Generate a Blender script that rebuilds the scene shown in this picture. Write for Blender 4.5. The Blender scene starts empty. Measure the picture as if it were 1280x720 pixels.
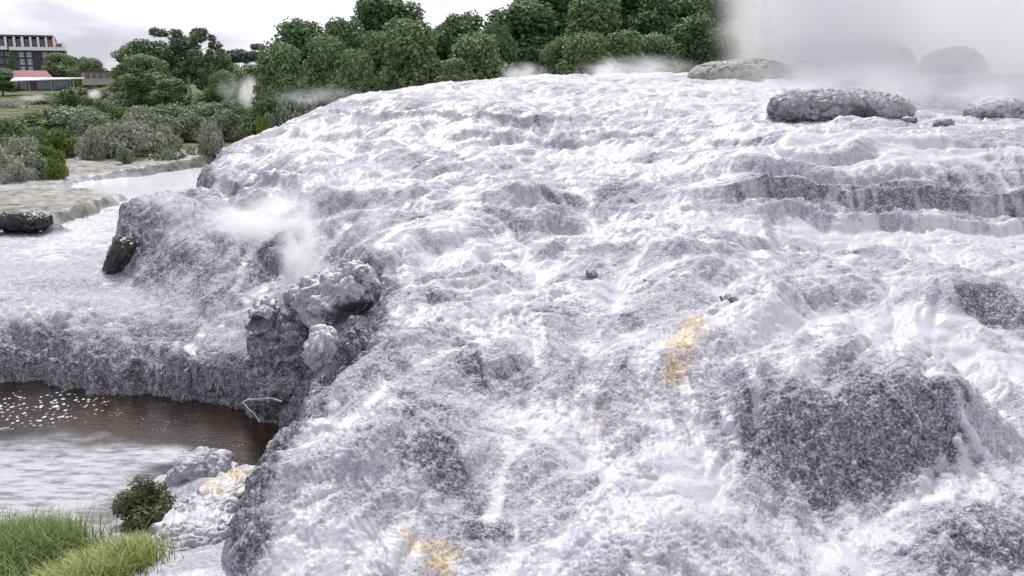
import bpy, math, random
import numpy as np
from mathutils import Vector, Matrix
random.seed(7)
SC = bpy.context.scene
COL = SC.collection
R = math.radians
# ---------------------------------------------------------------- camera maths
FPX, PITCH = 1108.0, R(13.45)
CP, SP = math.cos(PITCH), math.sin(PITCH)
def ray(px, py):
    a, b = (px-640)/FPX, (360-py)/FPX
    return np.array([a, CP+b*SP, -SP+b*CP])
def at(px, py, Y):
    """world point seen at photo pixel (px, py) at forward distance Y"""
    d = ray(px, py)
    return d*(Y/d[1])
def project(X, Y, Z):
    dep = Y*CP - Z*SP
    up = Y*SP + Z*CP
    return 640+FPX*X/dep, 360-FPX*up/dep

# ---------------------------------------------------------------- noise
_rng = np.random.default_rng(5)
_G = _rng.normal(size=(512, 3)).astype(np.float32); _G /= np.linalg.norm(_G, axis=1)[:, None]
def _hash(i, j, k, s):
    h = (i*73856093) ^ (j*19349663) ^ (k*83492791) ^ (s*2654435)
    h = (h ^ (h >> 13))*1274126177
    return (h ^ (h >> 16)) & 511
def perlin(x, y, z, s=0):
    out = np.empty(x.shape, np.float32)
    xf, yf, zf, of = x.ravel(), y.ravel(), z.ravel(), out.ravel()
    for a in range(0, xf.size, 250000):
        sl = slice(a, a+250000)
        X, Y, Z = xf[sl].astype(np.float32), yf[sl].astype(np.float32), zf[sl].astype(np.float32)
        i, j, k = np.floor(X).astype(np.int64), np.floor(Y).astype(np.int64), np.floor(Z).astype(np.int64)
        u, v, w = X-i, Y-j, Z-k
        fu, fv, fw = u*u*u*(u*(u*6-15)+10), v*v*v*(v*(v*6-15)+10), w*w*w*(w*(w*6-15)+10)
        acc = 0
        for di in (0, 1):
            for dj in (0, 1):
                for dk in (0, 1):
                    g = _G[_hash(i+di, j+dj, k+dk, s)]
                    d = g[:, 0]*(u-di)+g[:, 1]*(v-dj)+g[:, 2]*(w-dk)
                    acc = acc + d*(fu if di else 1-fu)*(fv if dj else 1-fv)*(fw if dk else 1-fw)
        of[sl] = acc*1.6
    return out
def fbm(x, y, z, s=0, o=4, lac=2.03, g=.5):
    t, a, f = 0, 1, 1
    for n in range(o):
        t = t + a*perlin(x*f, y*f, z*f, s+n); a *= g; f *= lac
    return t
def sstep(a, b, x):
    t = np.clip((x-a)/(b-a), 0, 1); return t*t*(3-2*t)
def smax(a, b, k):
    h = np.clip(.5+.5*(a-b)/k, 0, 1)
    return b*(1-h)+a*h + k*h*(1-h)

# ---------------------------------------------------------------- plan-view master height map
X0, X1, Y0, Y1, ST = -42., 48., 5., 66., .06
gx = np.arange(X0, X1, ST); gy = np.arange(Y0, Y1, ST)
NX, NY = gx.size, gy.size
GX, GY = np.meshgrid(gx, gy)
GX = GX.astype(np.float32); GY = GY.astype(np.float32)
def tps(points, X, Y, lam=1e-4):
    P = np.array([at(px, py, Yd) for px, py, Yd in points])
    def uv(x, y): return np.arctan2(x, y)*1.6, .5*np.log(x*x+y*y)
    u, v = uv(P[:, 0], P[:, 1]); n = len(u)
    def K(r2): return .5*r2*np.log(r2+1e-9)
    A = np.zeros((n+3, n+3)); A[:n, :n] = K((u[:, None]-u)**2+(v[:, None]-v)**2)+lam*np.eye(n)
    A[:n, n] = A[n, :n] = 1; A[:n, n+1] = A[n+1, :n] = u; A[:n, n+2] = A[n+2, :n] = v
    w = np.linalg.solve(A, np.r_[P[:, 2], 0, 0, 0]).astype(np.float32)
    U, V = uv(X, Y); U = U.astype(np.float32); V = V.astype(np.float32)
    out = w[n]+w[n+1]*U+w[n+2]*V
    for i in range(n):
        r2 = (U-np.float32(u[i]))**2+(V-np.float32(v[i]))**2
        out += w[i]*.5*r2*np.log(r2+1e-9)
    return out
def tps_xyz(points, X, Y, lam=1e-4):
    return tps(points, X, Y, lam)
def sdist(poly, X, Y):
    """signed distance to an open polyline, positive to the right of its direction"""
    best = np.full(X.shape, 1e9, np.float32); sg = np.zeros(X.shape, np.float32)
    for (ax, ay), (bx, by) in zip(poly[:-1], poly[1:]):
        dx, dy = bx-ax, by-ay; L = dx*dx+dy*dy
        t = np.clip(((X-ax)*dx+(Y-ay)*dy)/L, 0, 1)
        ex, ey = X-(ax+t*dx), Y-(ay+t*dy)
        d = ex*ex+ey*ey
        c = dy*(X-ax)-dx*(Y-ay)
        m = d < best*.99999
        best = np.where(m, d, best); sg = np.where(m, np.sign(c), sg)
    return np.sqrt(best)*sg

# main terrace, control points (photo px, photo py, forward distance)
A_PTS = [
 # far crest and plateau
 (430,112,44),(500,103,46),(560,99,48),(640,96,50),(760,95,51),(900,95,51),(1050,97,51),(1280,99,51),(1450,99,51),
 (640,108,46),(800,106,46),(960,108,46),(1150,112,46),(1350,113,46),
 # tier under it
 (560,120,40),(700,126,42),(850,128,41),(1000,135,39),(1000,150,34.5),(1150,150,34.5),(1280,150,34.5),(1420,150,34.5),
 # left crest line
 (345,150,41),(300,168,38),(270,192,35),
 (300,174,48),(345,157,48),(390,137,50),(330,163,56),(400,132,60),(265,205,45),
 (380,165,37),(330,200,33),(450,160,36),(430,200,31),(520,150,36),
 (610,190,32),(720,188,33.5),(800,180,33.5),(900,175,31.5),
 (1000,205,27.2),(1120,203,27.2),(1280,205,27.2),(1420,205,27.2),
 (930,245,25.6),(1000,277,25.0),(1130,277,25.0),(1280,275,25.0),(1420,275,25.0),
 (870,262,24.5),(760,250,26),(700,240,27),(640,250,25.5),(720,290,23.5),(640,305,21.6),(560,308,20.6),
 (560,235,26.5),(480,230,27),(400,250,26.5),(300,250,29),
 (520,300,20.8),(450,290,22.2),(400,290,23.4),(340,290,24.5),
 (800,310,21.5),(950,320,21),(1100,330,20.6),(1280,330,20.6),(1420,330,20.6),
 (540,335,18.8),(620,345,18.8),(720,350,18.6),(850,370,17.6),(1000,380,17),(1200,385,16.8),(1420,380,16.8),
 (500,400,15.4),(450,430,14.4),(400,462,13.5),(560,430,14.7),(650,430,14.9),(760,430,15.0),(880,430,15.2),
 (1000,435,15.1),(1120,440,15.0),(1200,440,15.1),(1300,445,15),(1420,440,15),
 (350,520,12.1),(320,560,11.2),(440,520,12.4),(520,540,12.1),(620,520,12.9),(740,520,12.8),(860,520,12.7),
 (950,520,12.9),(1080,530,12.95),(1180,510,13.4),(1260,560,12.2),(1420,550,12.2),
 (900,620,11.2),(1050,630,11.4),(1180,625,11.3),(1300,640,10.8),
 (300,640,10.2),(360,620,10.6),(450,610,10.8),(560,620,10.9),(700,620,10.7),(800,620,10.8),
 (300,730,9.2),(400,720,9.6),(520,712,9.75),(600,720,9.5),(700,720,9.5),(820,720,9.5),(950,720,9.7),(1100,720,9.8),(1280,720,9.6),
 (300,860,7.9),(640,860,7.8),(1000,860,7.8),(1400,860,7.8),
]
def plan(pts): return [tuple(at(a, b, c)[:2]) for a, b, c in pts]
A_EDGE = plan([(265,860,7.6),(292,720,9.1),(290,650,9.8),(298,598,10.5),(322,545,11.4),(352,500,12.5),(395,455,13.7),(432,425,14.4),(472,395,15.5),
               (478,350,17.2),(455,310,19.8),(425,300,21.4),(345,300,23.2),(285,300,25.2),(262,262,28.5),(252,225,33),(262,190,37),(300,162,42),(345,147,47),(400,120,55),(430,105,70)])
B_PTS = [(150,296,26.6),(165,292,26.6),(205,271,27.6),(250,250,29.2),(300,262,27.5),(230,315,25.2),(190,350,24.4),(160,330,25.7),(290,340,23.8),(340,350,22.6),(310,375,21.8),(380,370,21),(240,385,22.2),(200,385,22.9),(150,400,22.3),
         (190,405,21.4),(250,410,20.9),(300,415,20.4),(330,425,19.4),(100,402,22.0),(20,400,22.0),(-60,398,22),(400,430,18),(440,420,17)]
B_EDGE = plan([(-500,405,21.5),(-140,405,21.6),(10,410,21.2),(75,412,20.9),(110,418,20.3),(200,420,20.3),(270,424,20.2),(300,428,19.8),(325,432,19.2),(345,440,18.4),(385,450,17.6),(430,440,17.0),(480,420,16.6),(600,400,17)])
WATER_Z, SHELF_Z, POND_Z = -7.2, -5.95, -5.82

def ground_base(X, Y):
    """land beyond the stream, rising slowly away from the camera"""
    r = Y
    z = np.interp(r, [0, 36, 50, 62, 90, 150, 300, 3000], [-5.6, -5.45, -5.6, -5.15, -4.1, -3.1, -2.4, -2.4]).astype(np.float32)
    # behind the terrace the land lies higher
    z = z + (1.5*sstep(-12, 2, X - (Y-45)*.15)*sstep(50, 66, Y)).astype(np.float32)
    return z

print('terrain ...')
warp1 = perlin(GX*.45, GY*.45, GX*0, 11); warp2 = perlin(GX*.45, GY*.45, GX*0, 12)
wa = perlin(GX*1.7, GY*1.7, GX*0, 13)*.35; wb = perlin(GX*1.7, GY*1.7, GX*0, 14)*.35
WX, WY = GX+warp1*.6+wa*.35, GY+warp2*.6+wb*.35
zA = tps(A_PTS, GX, GY)
dA = sdist(A_EDGE, WX, WY) + .17*np.abs(perlin(GX*2.6, GY*2.6, GX*0, 51)) + .06*np.abs(perlin(GX*6, GY*6, GX*0, 52))
# bumps and hollows that show as forms of their own (photo px, py, distance, radius across, radius along, height)
LUMPS = [(690,150,37,3.2,2.0,.50),(600,140,38,2.6,1.8,.35),(760,235,27.5,1.9,1.5,.32),(660,262,25.4,1.6,1.2,.35),
 (1230,235,26.2,2.2,1.0,.2),(1060,240,26.2,2.4,1.0,.2),(940,238,26.0,.9,.8,.22),
 (1075,520,13.2,2.0,1.3,.80),(1160,575,12.3,.8,.6,.2),(980,590,12.0,1.3,.7,.18),(860,410,15.6,.55,1.1,.22),(800,470,14,1.0,.8,.22),
 (640,460,14.2,1.3,.9,.25),(520,500,13,1.2,1.1,.3),(480,590,11.4,.9,.8,.25),(1250,380,17.2,1.6,.8,.35),(370,560,11.5,.5,.8,.12),
 (560,560,11.8,.8,.7,.14),(450,340,18.7,.9,.9,.2),(420,240,27,1.8,2.0,.3),(350,215,31,2,2,.35),(1215,680,10.4,1.0,.5,.12),(880,690,10.1,1.1,.5,.12),
 (620,590,11.4,.4,.6,-.12),(745,560,11.9,.5,.7,-.12),(1220,500,13.6,.5,1.0,-.25),(890,545,12.4,.5,.9,-.18)]
for px, py, Yd, rx, ry, h in LUMPS:
    c = at(px, py, Yd)
    q = ((GX-c[0]+wa*.5)/rx)**2+((GY-c[1]+wb*.5)/ry)**2
    zA = zA + (h*np.exp(-np.clip(q, 0, 12)**(2.2 if (px, py) == (1075, 520) else 1.3))).astype(np.float32)
crest = sstep(33, 44, GY)
fr = sstep(18, 25, GY)*sstep(-3, 7, GX-.25*(GY-20))
ph = zA + .30*warp1 + .30*perlin(GX*.33, GY*.33, GX*0, 33) + .12*wa + .25*perlin(GX*.16, GY*.16, GX*0, 31)
def steps(ph, s, sharp):
    f = ph/s; i = np.floor(f); t = f-i
    return (i + sstep(.5-sharp, .5+sharp, t))*s - ph
far = sstep(11.5, 21, GY)
zA = zA - .42*crest + far*(.56+.10*fr)*(1-.6*crest)*steps(ph, .62, .22) + (.25+.3*far)*steps(ph+.1*wb, .23, .3)
# rounded lobes, larger ones first
UA, UB = WX*.55+WY*.835, WX*.835-WY*.55            # along and across the run of the water
def billow(sc, s):
    a = np.abs(perlin(UA*sc*.42, UB*sc*1.15, zA*sc*.5, s))*1.5
    if sc > 3: return a
    b = np.abs(perlin(WX*sc*.38, WY*sc*.9, zA*sc*.8, s+5))*1.5
    return a*(1-fr)+b*fr

farw = (.7+.3*sstep(9, 20, GY))*(1-.45*fr)*(1-.75*crest)
zA = zA + .42*farw*(billow(.42, 40)-.4) + .21*(1-.35*fr)*(1-.6*crest)*(billow(.95, 41)-.4) + .085*(billow(2.3, 42)-.4) + .025*(billow(4.6, 43)-.4)
# edge roll-off and cliff
fl = perlin(WX*2.2, WY*2.2, zA*.2, 50)
edge_w = .55+.25*fl
zA = zA - .42*np.exp(-np.clip(dA, 0, None)/.45) - 5.5*sstep(0, 1, -dA/(edge_w*1.6)) - 3*np.clip(-dA-1, 0, 6)
hollow = [(440,395,16.6,1.1,1.5,.55)]
zB = tps(B_PTS, GX, GY)
dBL = sdist(plan([(60,440,19),(120,405,21.8),(172,384,23.3),(150,350,25.5),(146,305,26.6),(158,288,28),(205,262,30.5),(262,238,35),(280,200,60)]), WX*.7+GX*.3, WY*.7+GY*.3)
zB = zB - .3*np.exp(-np.clip(dBL, 0, None)/.35) - 2.5*sstep(0, .9, -dBL) - 3*np.clip(-dBL-1, 0, 5)
zB = zB + .16*(billow(.8, 60)-.4) + .08*(billow(1.9, 61)-.4) + .035*(billow(4, 62)-.4)
for px, py, Yd, rx, ry, h in [(175,300,28,1.6,1.4,.35),(300,300,25.5,1.5,1.2,.45),(235,300,28,1.5,1.3,.3),(255,355,23.8,1.6,1.2,.25),(385,330,21,1.2,1.2,.35)]:
    c = at(px, py, Yd); q = ((GX-c[0])/rx)**2+((GY-c[1])/ry)**2
    zB = zB + (h*np.exp(-np.clip(q, 0, 12)**1.3)).astype(np.float32)
shelf = SHELF_Z + .05*fbm(GX*.7, GY*.7, GX*0, 65, 3) + .05*np.abs(perlin(WX*1.5, WY*2.5, GX*0, 66)) + .02*perlin(GX*5, GY*5, GX*0, 67)
shelf = shelf + .3*sstep(30, 46, GY)*0
c = at(120, 350, 25.5); q = ((GX-c[0])/2.2)**2+((GY-c[1])/.8)**2
shelf = shelf + (.22*np.exp(-np.clip(q, 0, 12)**2)).astype(np.float32)
# pond basin behind the shelf
pond = np.minimum(sstep(41.5, 44, GY+.8*warp2), 1-sstep(55, 60, GY+2*warp1+.25*GX))*(sstep(-27, -19.5, GX+warp1*1.5-.35*(GY-44)))
shelf = shelf - .35*pond
dB = sdist(B_EDGE, WX, WY) - .45*sstep(-5, -8, GX) + .75*perlin(GX*.55, GY*.4, GX*0, 69) + .12*perlin(GX*3, GY*2, GX*0, 169)      # positive = camera side of the rim
zB = zB - 6*sstep(.2, 2.2, dA) - 12*sstep(30.5, 36, GY) - 60*sstep(1.6, 5, dA)
zBS = smax(zB, shelf - 6*sstep(.4, 2.4, dA) - 20*sstep(1.6, 5, dA), .12)
drip = .12*perlin(GX*5.5, GY*2, GX*0, 68)
lf = sstep(-6.2, -8.5, GX)
zBS = zBS - .42*(1-lf)*np.exp(-np.clip(-dB, 0, None)/.55) - .62*lf*np.exp(-np.clip(-dB+.2, 0, None)/1.25) + .52*lf*(np.abs(perlin(GX*.95, GY*.7, GX*0, 171))*1.5-.4)*sstep(3.6, .6, np.abs(dB)) + .15*lf*(np.abs(perlin(GX*2.4, GY*2, GX*0, 172))*1.5-.4)*sstep(3.6, .6, np.abs(dB)) - 2.6*sstep(0, 1, (dB+drip*.5)/.55)**1.3
# far bank on the left and the land behind
Egd = sdist(plan([(-500,295,33.5),(-120,292,33.7),(20,293,33.8),(60,290,34.2),(78,268,37),(150,243,43),(60,232,46),(95,217,51),(170,212,54),(250,205,60),(330,195,75)]), WX, WY)
zE = ground_base(GX, GY) + .16*(fbm(GX*.28, GY*.45, GX*0, 70, 4)) + .06*np.abs(perlin(GX*2, GY*3, GX*0, 72))
zE = zE - 1.1*sstep(0, 1, Egd/.9) - 1.2*sstep(1, 3, Egd)
cv = at(25, 283, 34.6); q = ((GX-cv[0])/1.1)**2+((GY-cv[1])/.9)**2
zE = zE - (.9*np.exp(-np.clip(q, 0, 12)**2)).astype(np.float32)
# near bank bottom left
Cd = sdist(plan([(-500,690,12.6),(-60,680,12.8),(60,672,13.0),(150,640,13.7),(200,592,15.2),(262,575,15.8),(330,575,15.8)]), WX, WY)
zC = WATER_Z - .05 + .24*np.clip(Cd, -3, 8) + .06*np.abs(perlin(GX*1.5, GY*1.5, GX*0, 80)) + .03*np.abs(perlin(GX*4, GY*4, GX*0, 81))
zC = zC - .12*sstep(-1.2, .2, GX+3.2)*np.clip(Cd, 0, 4)*.6
bed = np.full_like(GX, -7.9) + .08*perlin(GX, GY, GX*0, 82)
Z = zA
cls = np.zeros(Z.shape, np.int8)
for k, other in ((1, zBS), (2, np.where(GY > 31, zE, -50)), (3, np.where((GY < 18) & (dA < .35) & (GX < -.8), zC, -50)), (4, bed)):
    cls = np.where(other > Z, k, cls); Z = smax(other, Z, .05) if k < 2 else np.maximum(other, Z)
# blend far border into the ground
zG = ground_base(GX, GY)
bl = sstep(60, 65, GY)
Z = Z*(1-bl)+zG*bl
Z = Z.astype(np.float32)

def samp(F, x, y):
    fx = np.clip((x-X0)/ST, 0, NX-1.001); fy = np.clip((y-Y0)/ST, 0, NY-1.001)
    i, j = fx.astype(np.int64), fy.astype(np.int64); u, v = (fx-i), (fy-j)
    return (F[j, i]*(1-u)+F[j, i+1]*u)*(1-v)+(F[j+1, i]*(1-u)+F[j+1, i+1]*u)*v
def hz(x, y):
    if y > Y1-.2 or x < X0 or x > X1: return float(ground_base(np.float32(x), np.float32(y)))
    return float(samp(Z, np.array([x]), np.array([y]))[0])
def hit(px, py, y0=6., y1=64.):
    d = ray(px, py)
    Ys = np.arange(y0, y1, .03); P = d[None]*(Ys/d[1])[:, None]
    zz = samp(Z, P[:, 0], P[:, 1])
    k = np.argmax(P[:, 2] < zz)
    return P[k] if P[k, 2] < zz[k] else P[-1]

# ---------------------------------------------------------------- water flow over the terrace: drops run downhill
print('flow ...')
gyx = np.gradient(Z, ST)
SZ, SXg = gyx[0], gyx[1]
def boxblur(F, n):
    for ax in (0, 1):
        c = np.cumsum(np.insert(F, 0, 0, axis=ax), axis=ax, dtype=np.float64)
        m = (c.take(range(n, c.shape[ax]), axis=ax)-c.take(range(0, c.shape[ax]-n), axis=ax))/n
        pad = [(0, 0), (0, 0)]; pad[ax] = (n//2, n-1-n//2)
        F = np.pad(m, pad, mode='edge')
    return F.astype(np.float32)
gxb, gyb = boxblur(SXg, 5), boxblur(SZ, 5)
NP = 130000
inA = (cls == 0) & (GY < 56) & (GY > 8)
idx = np.flatnonzero(inA.ravel())
wgt = np.clip(.15+.8*perlin(GX*.8, GY*.8, GX*0, 90).ravel()[idx], .02, 1)
wgt /= wgt.sum()
st = _rng.choice(idx, NP, p=wgt)
px_, py_ = gx[st % NX].astype(np.float32)+_rng.random(NP, dtype=np.float32)*ST, gy[st//NX].astype(np.float32)
vx = np.zeros(NP, np.float32); vy = np.zeros(NP, np.float32)
flow = np.zeros(NX*NY, np.float32)
for it in range(230):
    i = ((px_-X0)/ST).astype(np.int64).clip(0, NX-1); j = ((py_-Y0)/ST).astype(np.int64).clip(0, NY-1)
    k = j*NX+i
    flow += np.bincount(k, minlength=NX*NY).astype(np.float32)
    a, b = gxb.ravel()[k], gyb.ravel()[k]
    vx = vx*.72 - a; vy = vy*.72 - b
    n = np.sqrt(vx*vx+vy*vy)+1e-3
    px_ += vx/n*ST; py_ += vy/n*ST
flow = flow.reshape(NY, NX)
flow = .5*flow+.5*boxblur(flow, 3)
flow = np.log1p(flow)/3.2

# streaks: a fine random field smeared along the run of the water
def lic(F, steps_):
    out = F.copy().ravel(); cnt = 1
    gxr, gyr, Fr = gxb.ravel(), gyb.ravel(), F.ravel()
    for sgn in (1, -1):
        X_, Y_ = GX.ravel().copy(), GY.ravel().copy(); vx = np.zeros_like(X_); vy = np.zeros_like(X_)
        for it in range(steps_):
            k = ((Y_-Y0)/ST).astype(np.int32).clip(0, NY-1)*NX+((X_-X0)/ST).astype(np.int32).clip(0, NX-1)
            vx = vx*.6-sgn*gxr[k]; vy = vy*.6-sgn*gyr[k]; n = np.sqrt(vx*vx+vy*vy)+1e-3
            X_ += vx/n*ST*1.2; Y_ += vy/n*ST*1.2
            k = ((Y_-Y0)/ST).astype(np.int32).clip(0, NY-1)*NX+((X_-X0)/ST).astype(np.int32).clip(0, NX-1)
            out += Fr[k]; cnt += 1
    out = out/cnt; out = (out-out.mean())/out.std()
    return out.reshape(F.shape).astype(np.float32)
def rn(): return _rng.normal(size=GX.shape).astype(np.float32)
streak2 = lic(boxblur(boxblur(rn(), 5), 4), 26)
streak = lic(_rng.normal(size=GX.shape).astype(np.float32)+3*boxblur(_rng.normal(size=GX.shape).astype(np.float32), 3), 13)
# ---------------------------------------------------------------- mesh helpers
def mesh_np(name, V, F, mat=None, smooth=True, attrs=None, tri=False):
    me = bpy.data.meshes.new(name)
    k = F.shape[1]
    me.vertices.add(len(V)); me.vertices.foreach_set('co', np.ascontiguousarray(V, np.float32).ravel())
    me.loops.add(F.size); me.loops.foreach_set('vertex_index', np.ascontiguousarray(F, np.int32).ravel())
    me.polygons.add(len(F)); me.polygons.foreach_set('loop_start', np.arange(0, F.size, k, dtype=np.int32))
    me.polygons.foreach_set('use_smooth', np.full(len(F), smooth))
    if attrs:
        for an, av in attrs.items():
            at_ = me.attributes.new(an, 'FLOAT', 'POINT'); at_.data.foreach_set('value', np.ascontiguousarray(av, np.float32))
    me.update(calc_edges=True)
    if mat: me.materials.append(mat)
    return me
def link(name, me, parent=None, label=None, cat=None, group=None, kind=None, loc=None):
    o = bpy.data.objects.new(name, me); COL.objects.link(o)
    if parent is not None: o.parent = parent
    return tag(o, label, cat, group, kind, loc)
def tag(o, label=None, cat=None, group=None, kind=None, loc=None):
    if label: o['label'] = label
    if cat: o['category'] = cat
    if group: o['group'] = group
    if kind: o['kind'] = kind
    if loc is not None: o.location = loc
    return o
def empty(name, loc, label, cat, group=None, kind=None, rz=0):
    o = bpy.data.objects.new(name, None); COL.objects.link(o)
    o.rotation_euler = (0, 0, rz)
    return tag(o, label, cat, group, kind, loc)

# ---------------------------------------------------------------- material helpers
class NT:
    def __init__(s, name):
        s.m = bpy.data.materials.new(name); s.m.use_nodes = True
        s.t = s.m.node_tree; s.t.nodes.clear()
        s.out = s.t.nodes.new('ShaderNodeOutputMaterial')
    def n(s, typ, **kw):
        nd = s.t.nodes.new(typ)
        for k, v in kw.items():
            if k.startswith('_'): setattr(nd, k[1:], v)
        for k, v in kw.items():
            if not k.startswith('_'):
                key = int(k[1:]) if k[0] == 'i' and k[1:].isdigit() else k.replace('__', ' ')
                s.set(nd, key, v)
        return nd
    def set(s, nd, key, v):
        sock = nd.inputs[key]
        if isinstance(v, bpy.types.NodeSocket): s.t.links.new(v, sock)
        elif isinstance(v, bpy.types.Node): s.t.links.new(v.outputs[0], sock)
        else: sock.default_value = v
    def math(s, op, a, b=0., c=None, clamp=False):
        nd = s.n('ShaderNodeMath', _operation=op, _use_clamp=clamp, i0=a, i1=b)
        if c is not None: s.set(nd, 2, c)
        return nd.outputs[0]
    def mapr(s, v, a, b, c=0., d=1., smooth=True):
        nd = s.n('ShaderNodeMapRange', _interpolation_type='SMOOTHSTEP' if smooth else 'LINEAR')
        for k, x in zip(('Value', 'From Min', 'From Max', 'To Min', 'To Max'), (v, a, b, c, d)): s.set(nd, k, x)
        return nd.outputs[0]
    def noise(s, scale, detail=3., rough=.55, vec=None, dist=0., dim='3D'):
        nd = s.n('ShaderNodeTexNoise', Scale=scale, Detail=detail, Roughness=rough, Distortion=dist)
        if vec is not None: s.set(nd, 'Vector', vec)
        return nd.outputs[0]
    def vec(s, scale=(1, 1, 1), kind='Object'):
        tc = s.n('ShaderNodeTexCoord'); mp = s.n('ShaderNodeMapping')
        s.t.links.new(tc.outputs[kind], mp.inputs[0]); mp.inputs['Scale'].default_value = scale
        return mp.outputs[0]
    def attr(s, name): return s.n('ShaderNodeAttribute', _attribute_name=name).outputs['Fac']
    def mix(s, f, a, b, mode='MIX'):
        nd = s.n('ShaderNodeMix', _data_type='RGBA', _blend_type=mode)
        def c(x): return (*x, 1) if isinstance(x, tuple) and len(x) == 3 else x
        s.set(nd, 0, f); s.set(nd, 6, c(a)); s.set(nd, 7, c(b)); return nd.outputs[2]
    def ramp(s, f, stops):
        nd = s.n('ShaderNodeValToRGB', Fac=f); e = nd.color_ramp.elements
        while len(e) < len(stops): e.new(.5)
        for el, (p, c) in zip(e, stops): el.position = p; el.color = (*c, 1)
        return nd.outputs[0]
    def bump(s, h, strength=1., dist=.02, normal=None):
        nd = s.n('ShaderNodeBump', Strength=strength, Distance=dist, Height=h)
        if normal is not None: s.set(nd, 'Normal', normal)
        return nd.outputs[0]
    def pbsdf(s, color, rough=.6, normal=None, spec=.5, **kw):
        nd = s.n('ShaderNodeBsdfPrincipled', Roughness=rough)
        s.set(nd, 'Base Color', (*color, 1) if isinstance(color, tuple) and len(color) == 3 else color)
        nd.inputs['Specular IOR Level'].default_value = spec
        if normal is not None: s.set(nd, 'Normal', normal)
        for k, v in kw.items(): s.set(nd, k.replace('__', ' '), v)
        s.t.links.new(nd.outputs[0], s.out.inputs[0]); return nd
def simple(name, color, rough=.6, var=.15, scale=3., spec=.4):
    N = NT(name); f = N.noise(scale, 4)
    c = N.mix(N.mapr(f, .3, .7), tuple(x*(1-var) for x in color), tuple(min(1, x*(1+var)) for x in color))
    N.pbsdf(c, rough, spec=spec); return N.m

# ---- sinter: grey lavender silica with grains, white running film, dark wet patches with painted crevice shade, mineral stains (attributes live on the mesh)
def sinter_material(name='sinter', attrs=True, base=(.40, .387, .438), white_bias=0.):
    N = NT(name)
    P = N.vec()
    big = N.noise(.9, 4, .6, P)
    g1 = N.noise(7., 4, .65, P); g2 = N.noise(24., 3, .7, P); g3 = N.noise(75., 2, .7, P)
    vo = N.n('ShaderNodeTexVoronoi', _feature='SMOOTH_F1', Scale=17., Vector=P, Smoothness=.4).outputs['Distance']
    film = N.attr('film') if attrs else N.mapr(N.noise(2., 4, .6, P), .35+white_bias, .75+white_bias)
    dark = N.attr('dark') if attrs else N.mapr(N.noise(1.4, 4, .6, P), .5, .8)
    stain = N.attr('stain') if attrs else 0.
    far_ = N.attr('brown') if attrs else 0.
    # grain contrast grows with darkness
    tone = N.math('ADD', N.math('MULTIPLY', g2, .55), N.math('ADD', N.math('MULTIPLY', g1, .35), N.math('MULTIPLY', g3, .25)))
    rock = N.ramp(N.mapr(tone, .42, .73, smooth=False), [(0, tuple(x*.40 for x in base)), (.45, tuple(x*.92 for x in base)), (.75, tuple(x*1.22 for x in base)), (1, tuple(min(.8, x*1.7) for x in base))])
    rock = N.mix(N.mapr(big, .35, .7), rock, (.47, .465, .50), 'MIX') if False else rock
    dk = N.ramp(N.mapr(tone, .47, .70, smooth=False), [(0, (.045, .044, .055)), (.35, (.125, .122, .148)), (.65, (.29, .283, .325)), (1, (.58, .57, .63))])
    dthr = N.math('ADD', dark, N.math('MULTIPLY', N.math('SUBTRACT', g1, .5), 1.1))
    rock = N.mix(N.mapr(N.noise(.55, 3, .6, P), .5, .7, 0, .45), rock, N.mix(.5, rock, (.40, .365, .32)))
    c = N.mix(N.mapr(dthr, .28, .72), rock, dk)
    # white film breaks up into grains at its border
    fthr = N.math('ADD', film, N.math('ADD', N.math('MULTIPLY', N.math('SUBTRACT', g2, .5), .85), N.math('MULTIPLY', N.math('SUBTRACT', g1, .5), .5)))
    fm = N.mapr(fthr, .33, .72)
    wcol = N.mix(N.mapr(g3, .3, .7), (.455, .448, .495), (.57, .565, .61))
    c = N.mix(fm, c, wcol)
    sthr = N.math('ADD', stain, N.math('MULTIPLY', N.math('SUBTRACT', g1, .5), 1.0))
    scol = N.mix(N.mapr(g2, .35, .65), (.38, .25, .10), (.62, .52, .31))
    c = N.mix(N.math('MULTIPLY', N.mapr(sthr, .15, 1.05), .85), c, scol)
    bcol = N.ramp(N.noise(1.6, 5, .65, P), [(.3, (.05, .055, .035)), (.42, (.15, .14, .11)), (.54, (.25, .235, .215)), (.72, (.38, .365, .365))])
    c = N.mix(N.mapr(N.math('ADD', far_, N.math('MULTIPLY', N.math('SUBTRACT', g1, .5), .4)), .3, .7), c, bcol)
    h = N.math('ADD', N.math('MULTIPLY', g1, .9), N.math('ADD', N.math('MULTIPLY', g2, .42), N.math('ADD', N.math('MULTIPLY', g3, .14), N.math('MULTIPLY', vo, .35))))
    st = N.mapr(film, .1, .9, .85, .30)
    nb = N.n('ShaderNodeBump', Distance=.06, Height=h); N.set(nb, 'Strength', st)
    rgh = N.mapr(fm, 0, 1, .62, .38)
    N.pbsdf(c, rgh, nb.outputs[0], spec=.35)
    return N.m
M = {}
M['sinter'] = sinter_material()
M['rock'] = sinter_material('sinter_rock', attrs=False)

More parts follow.
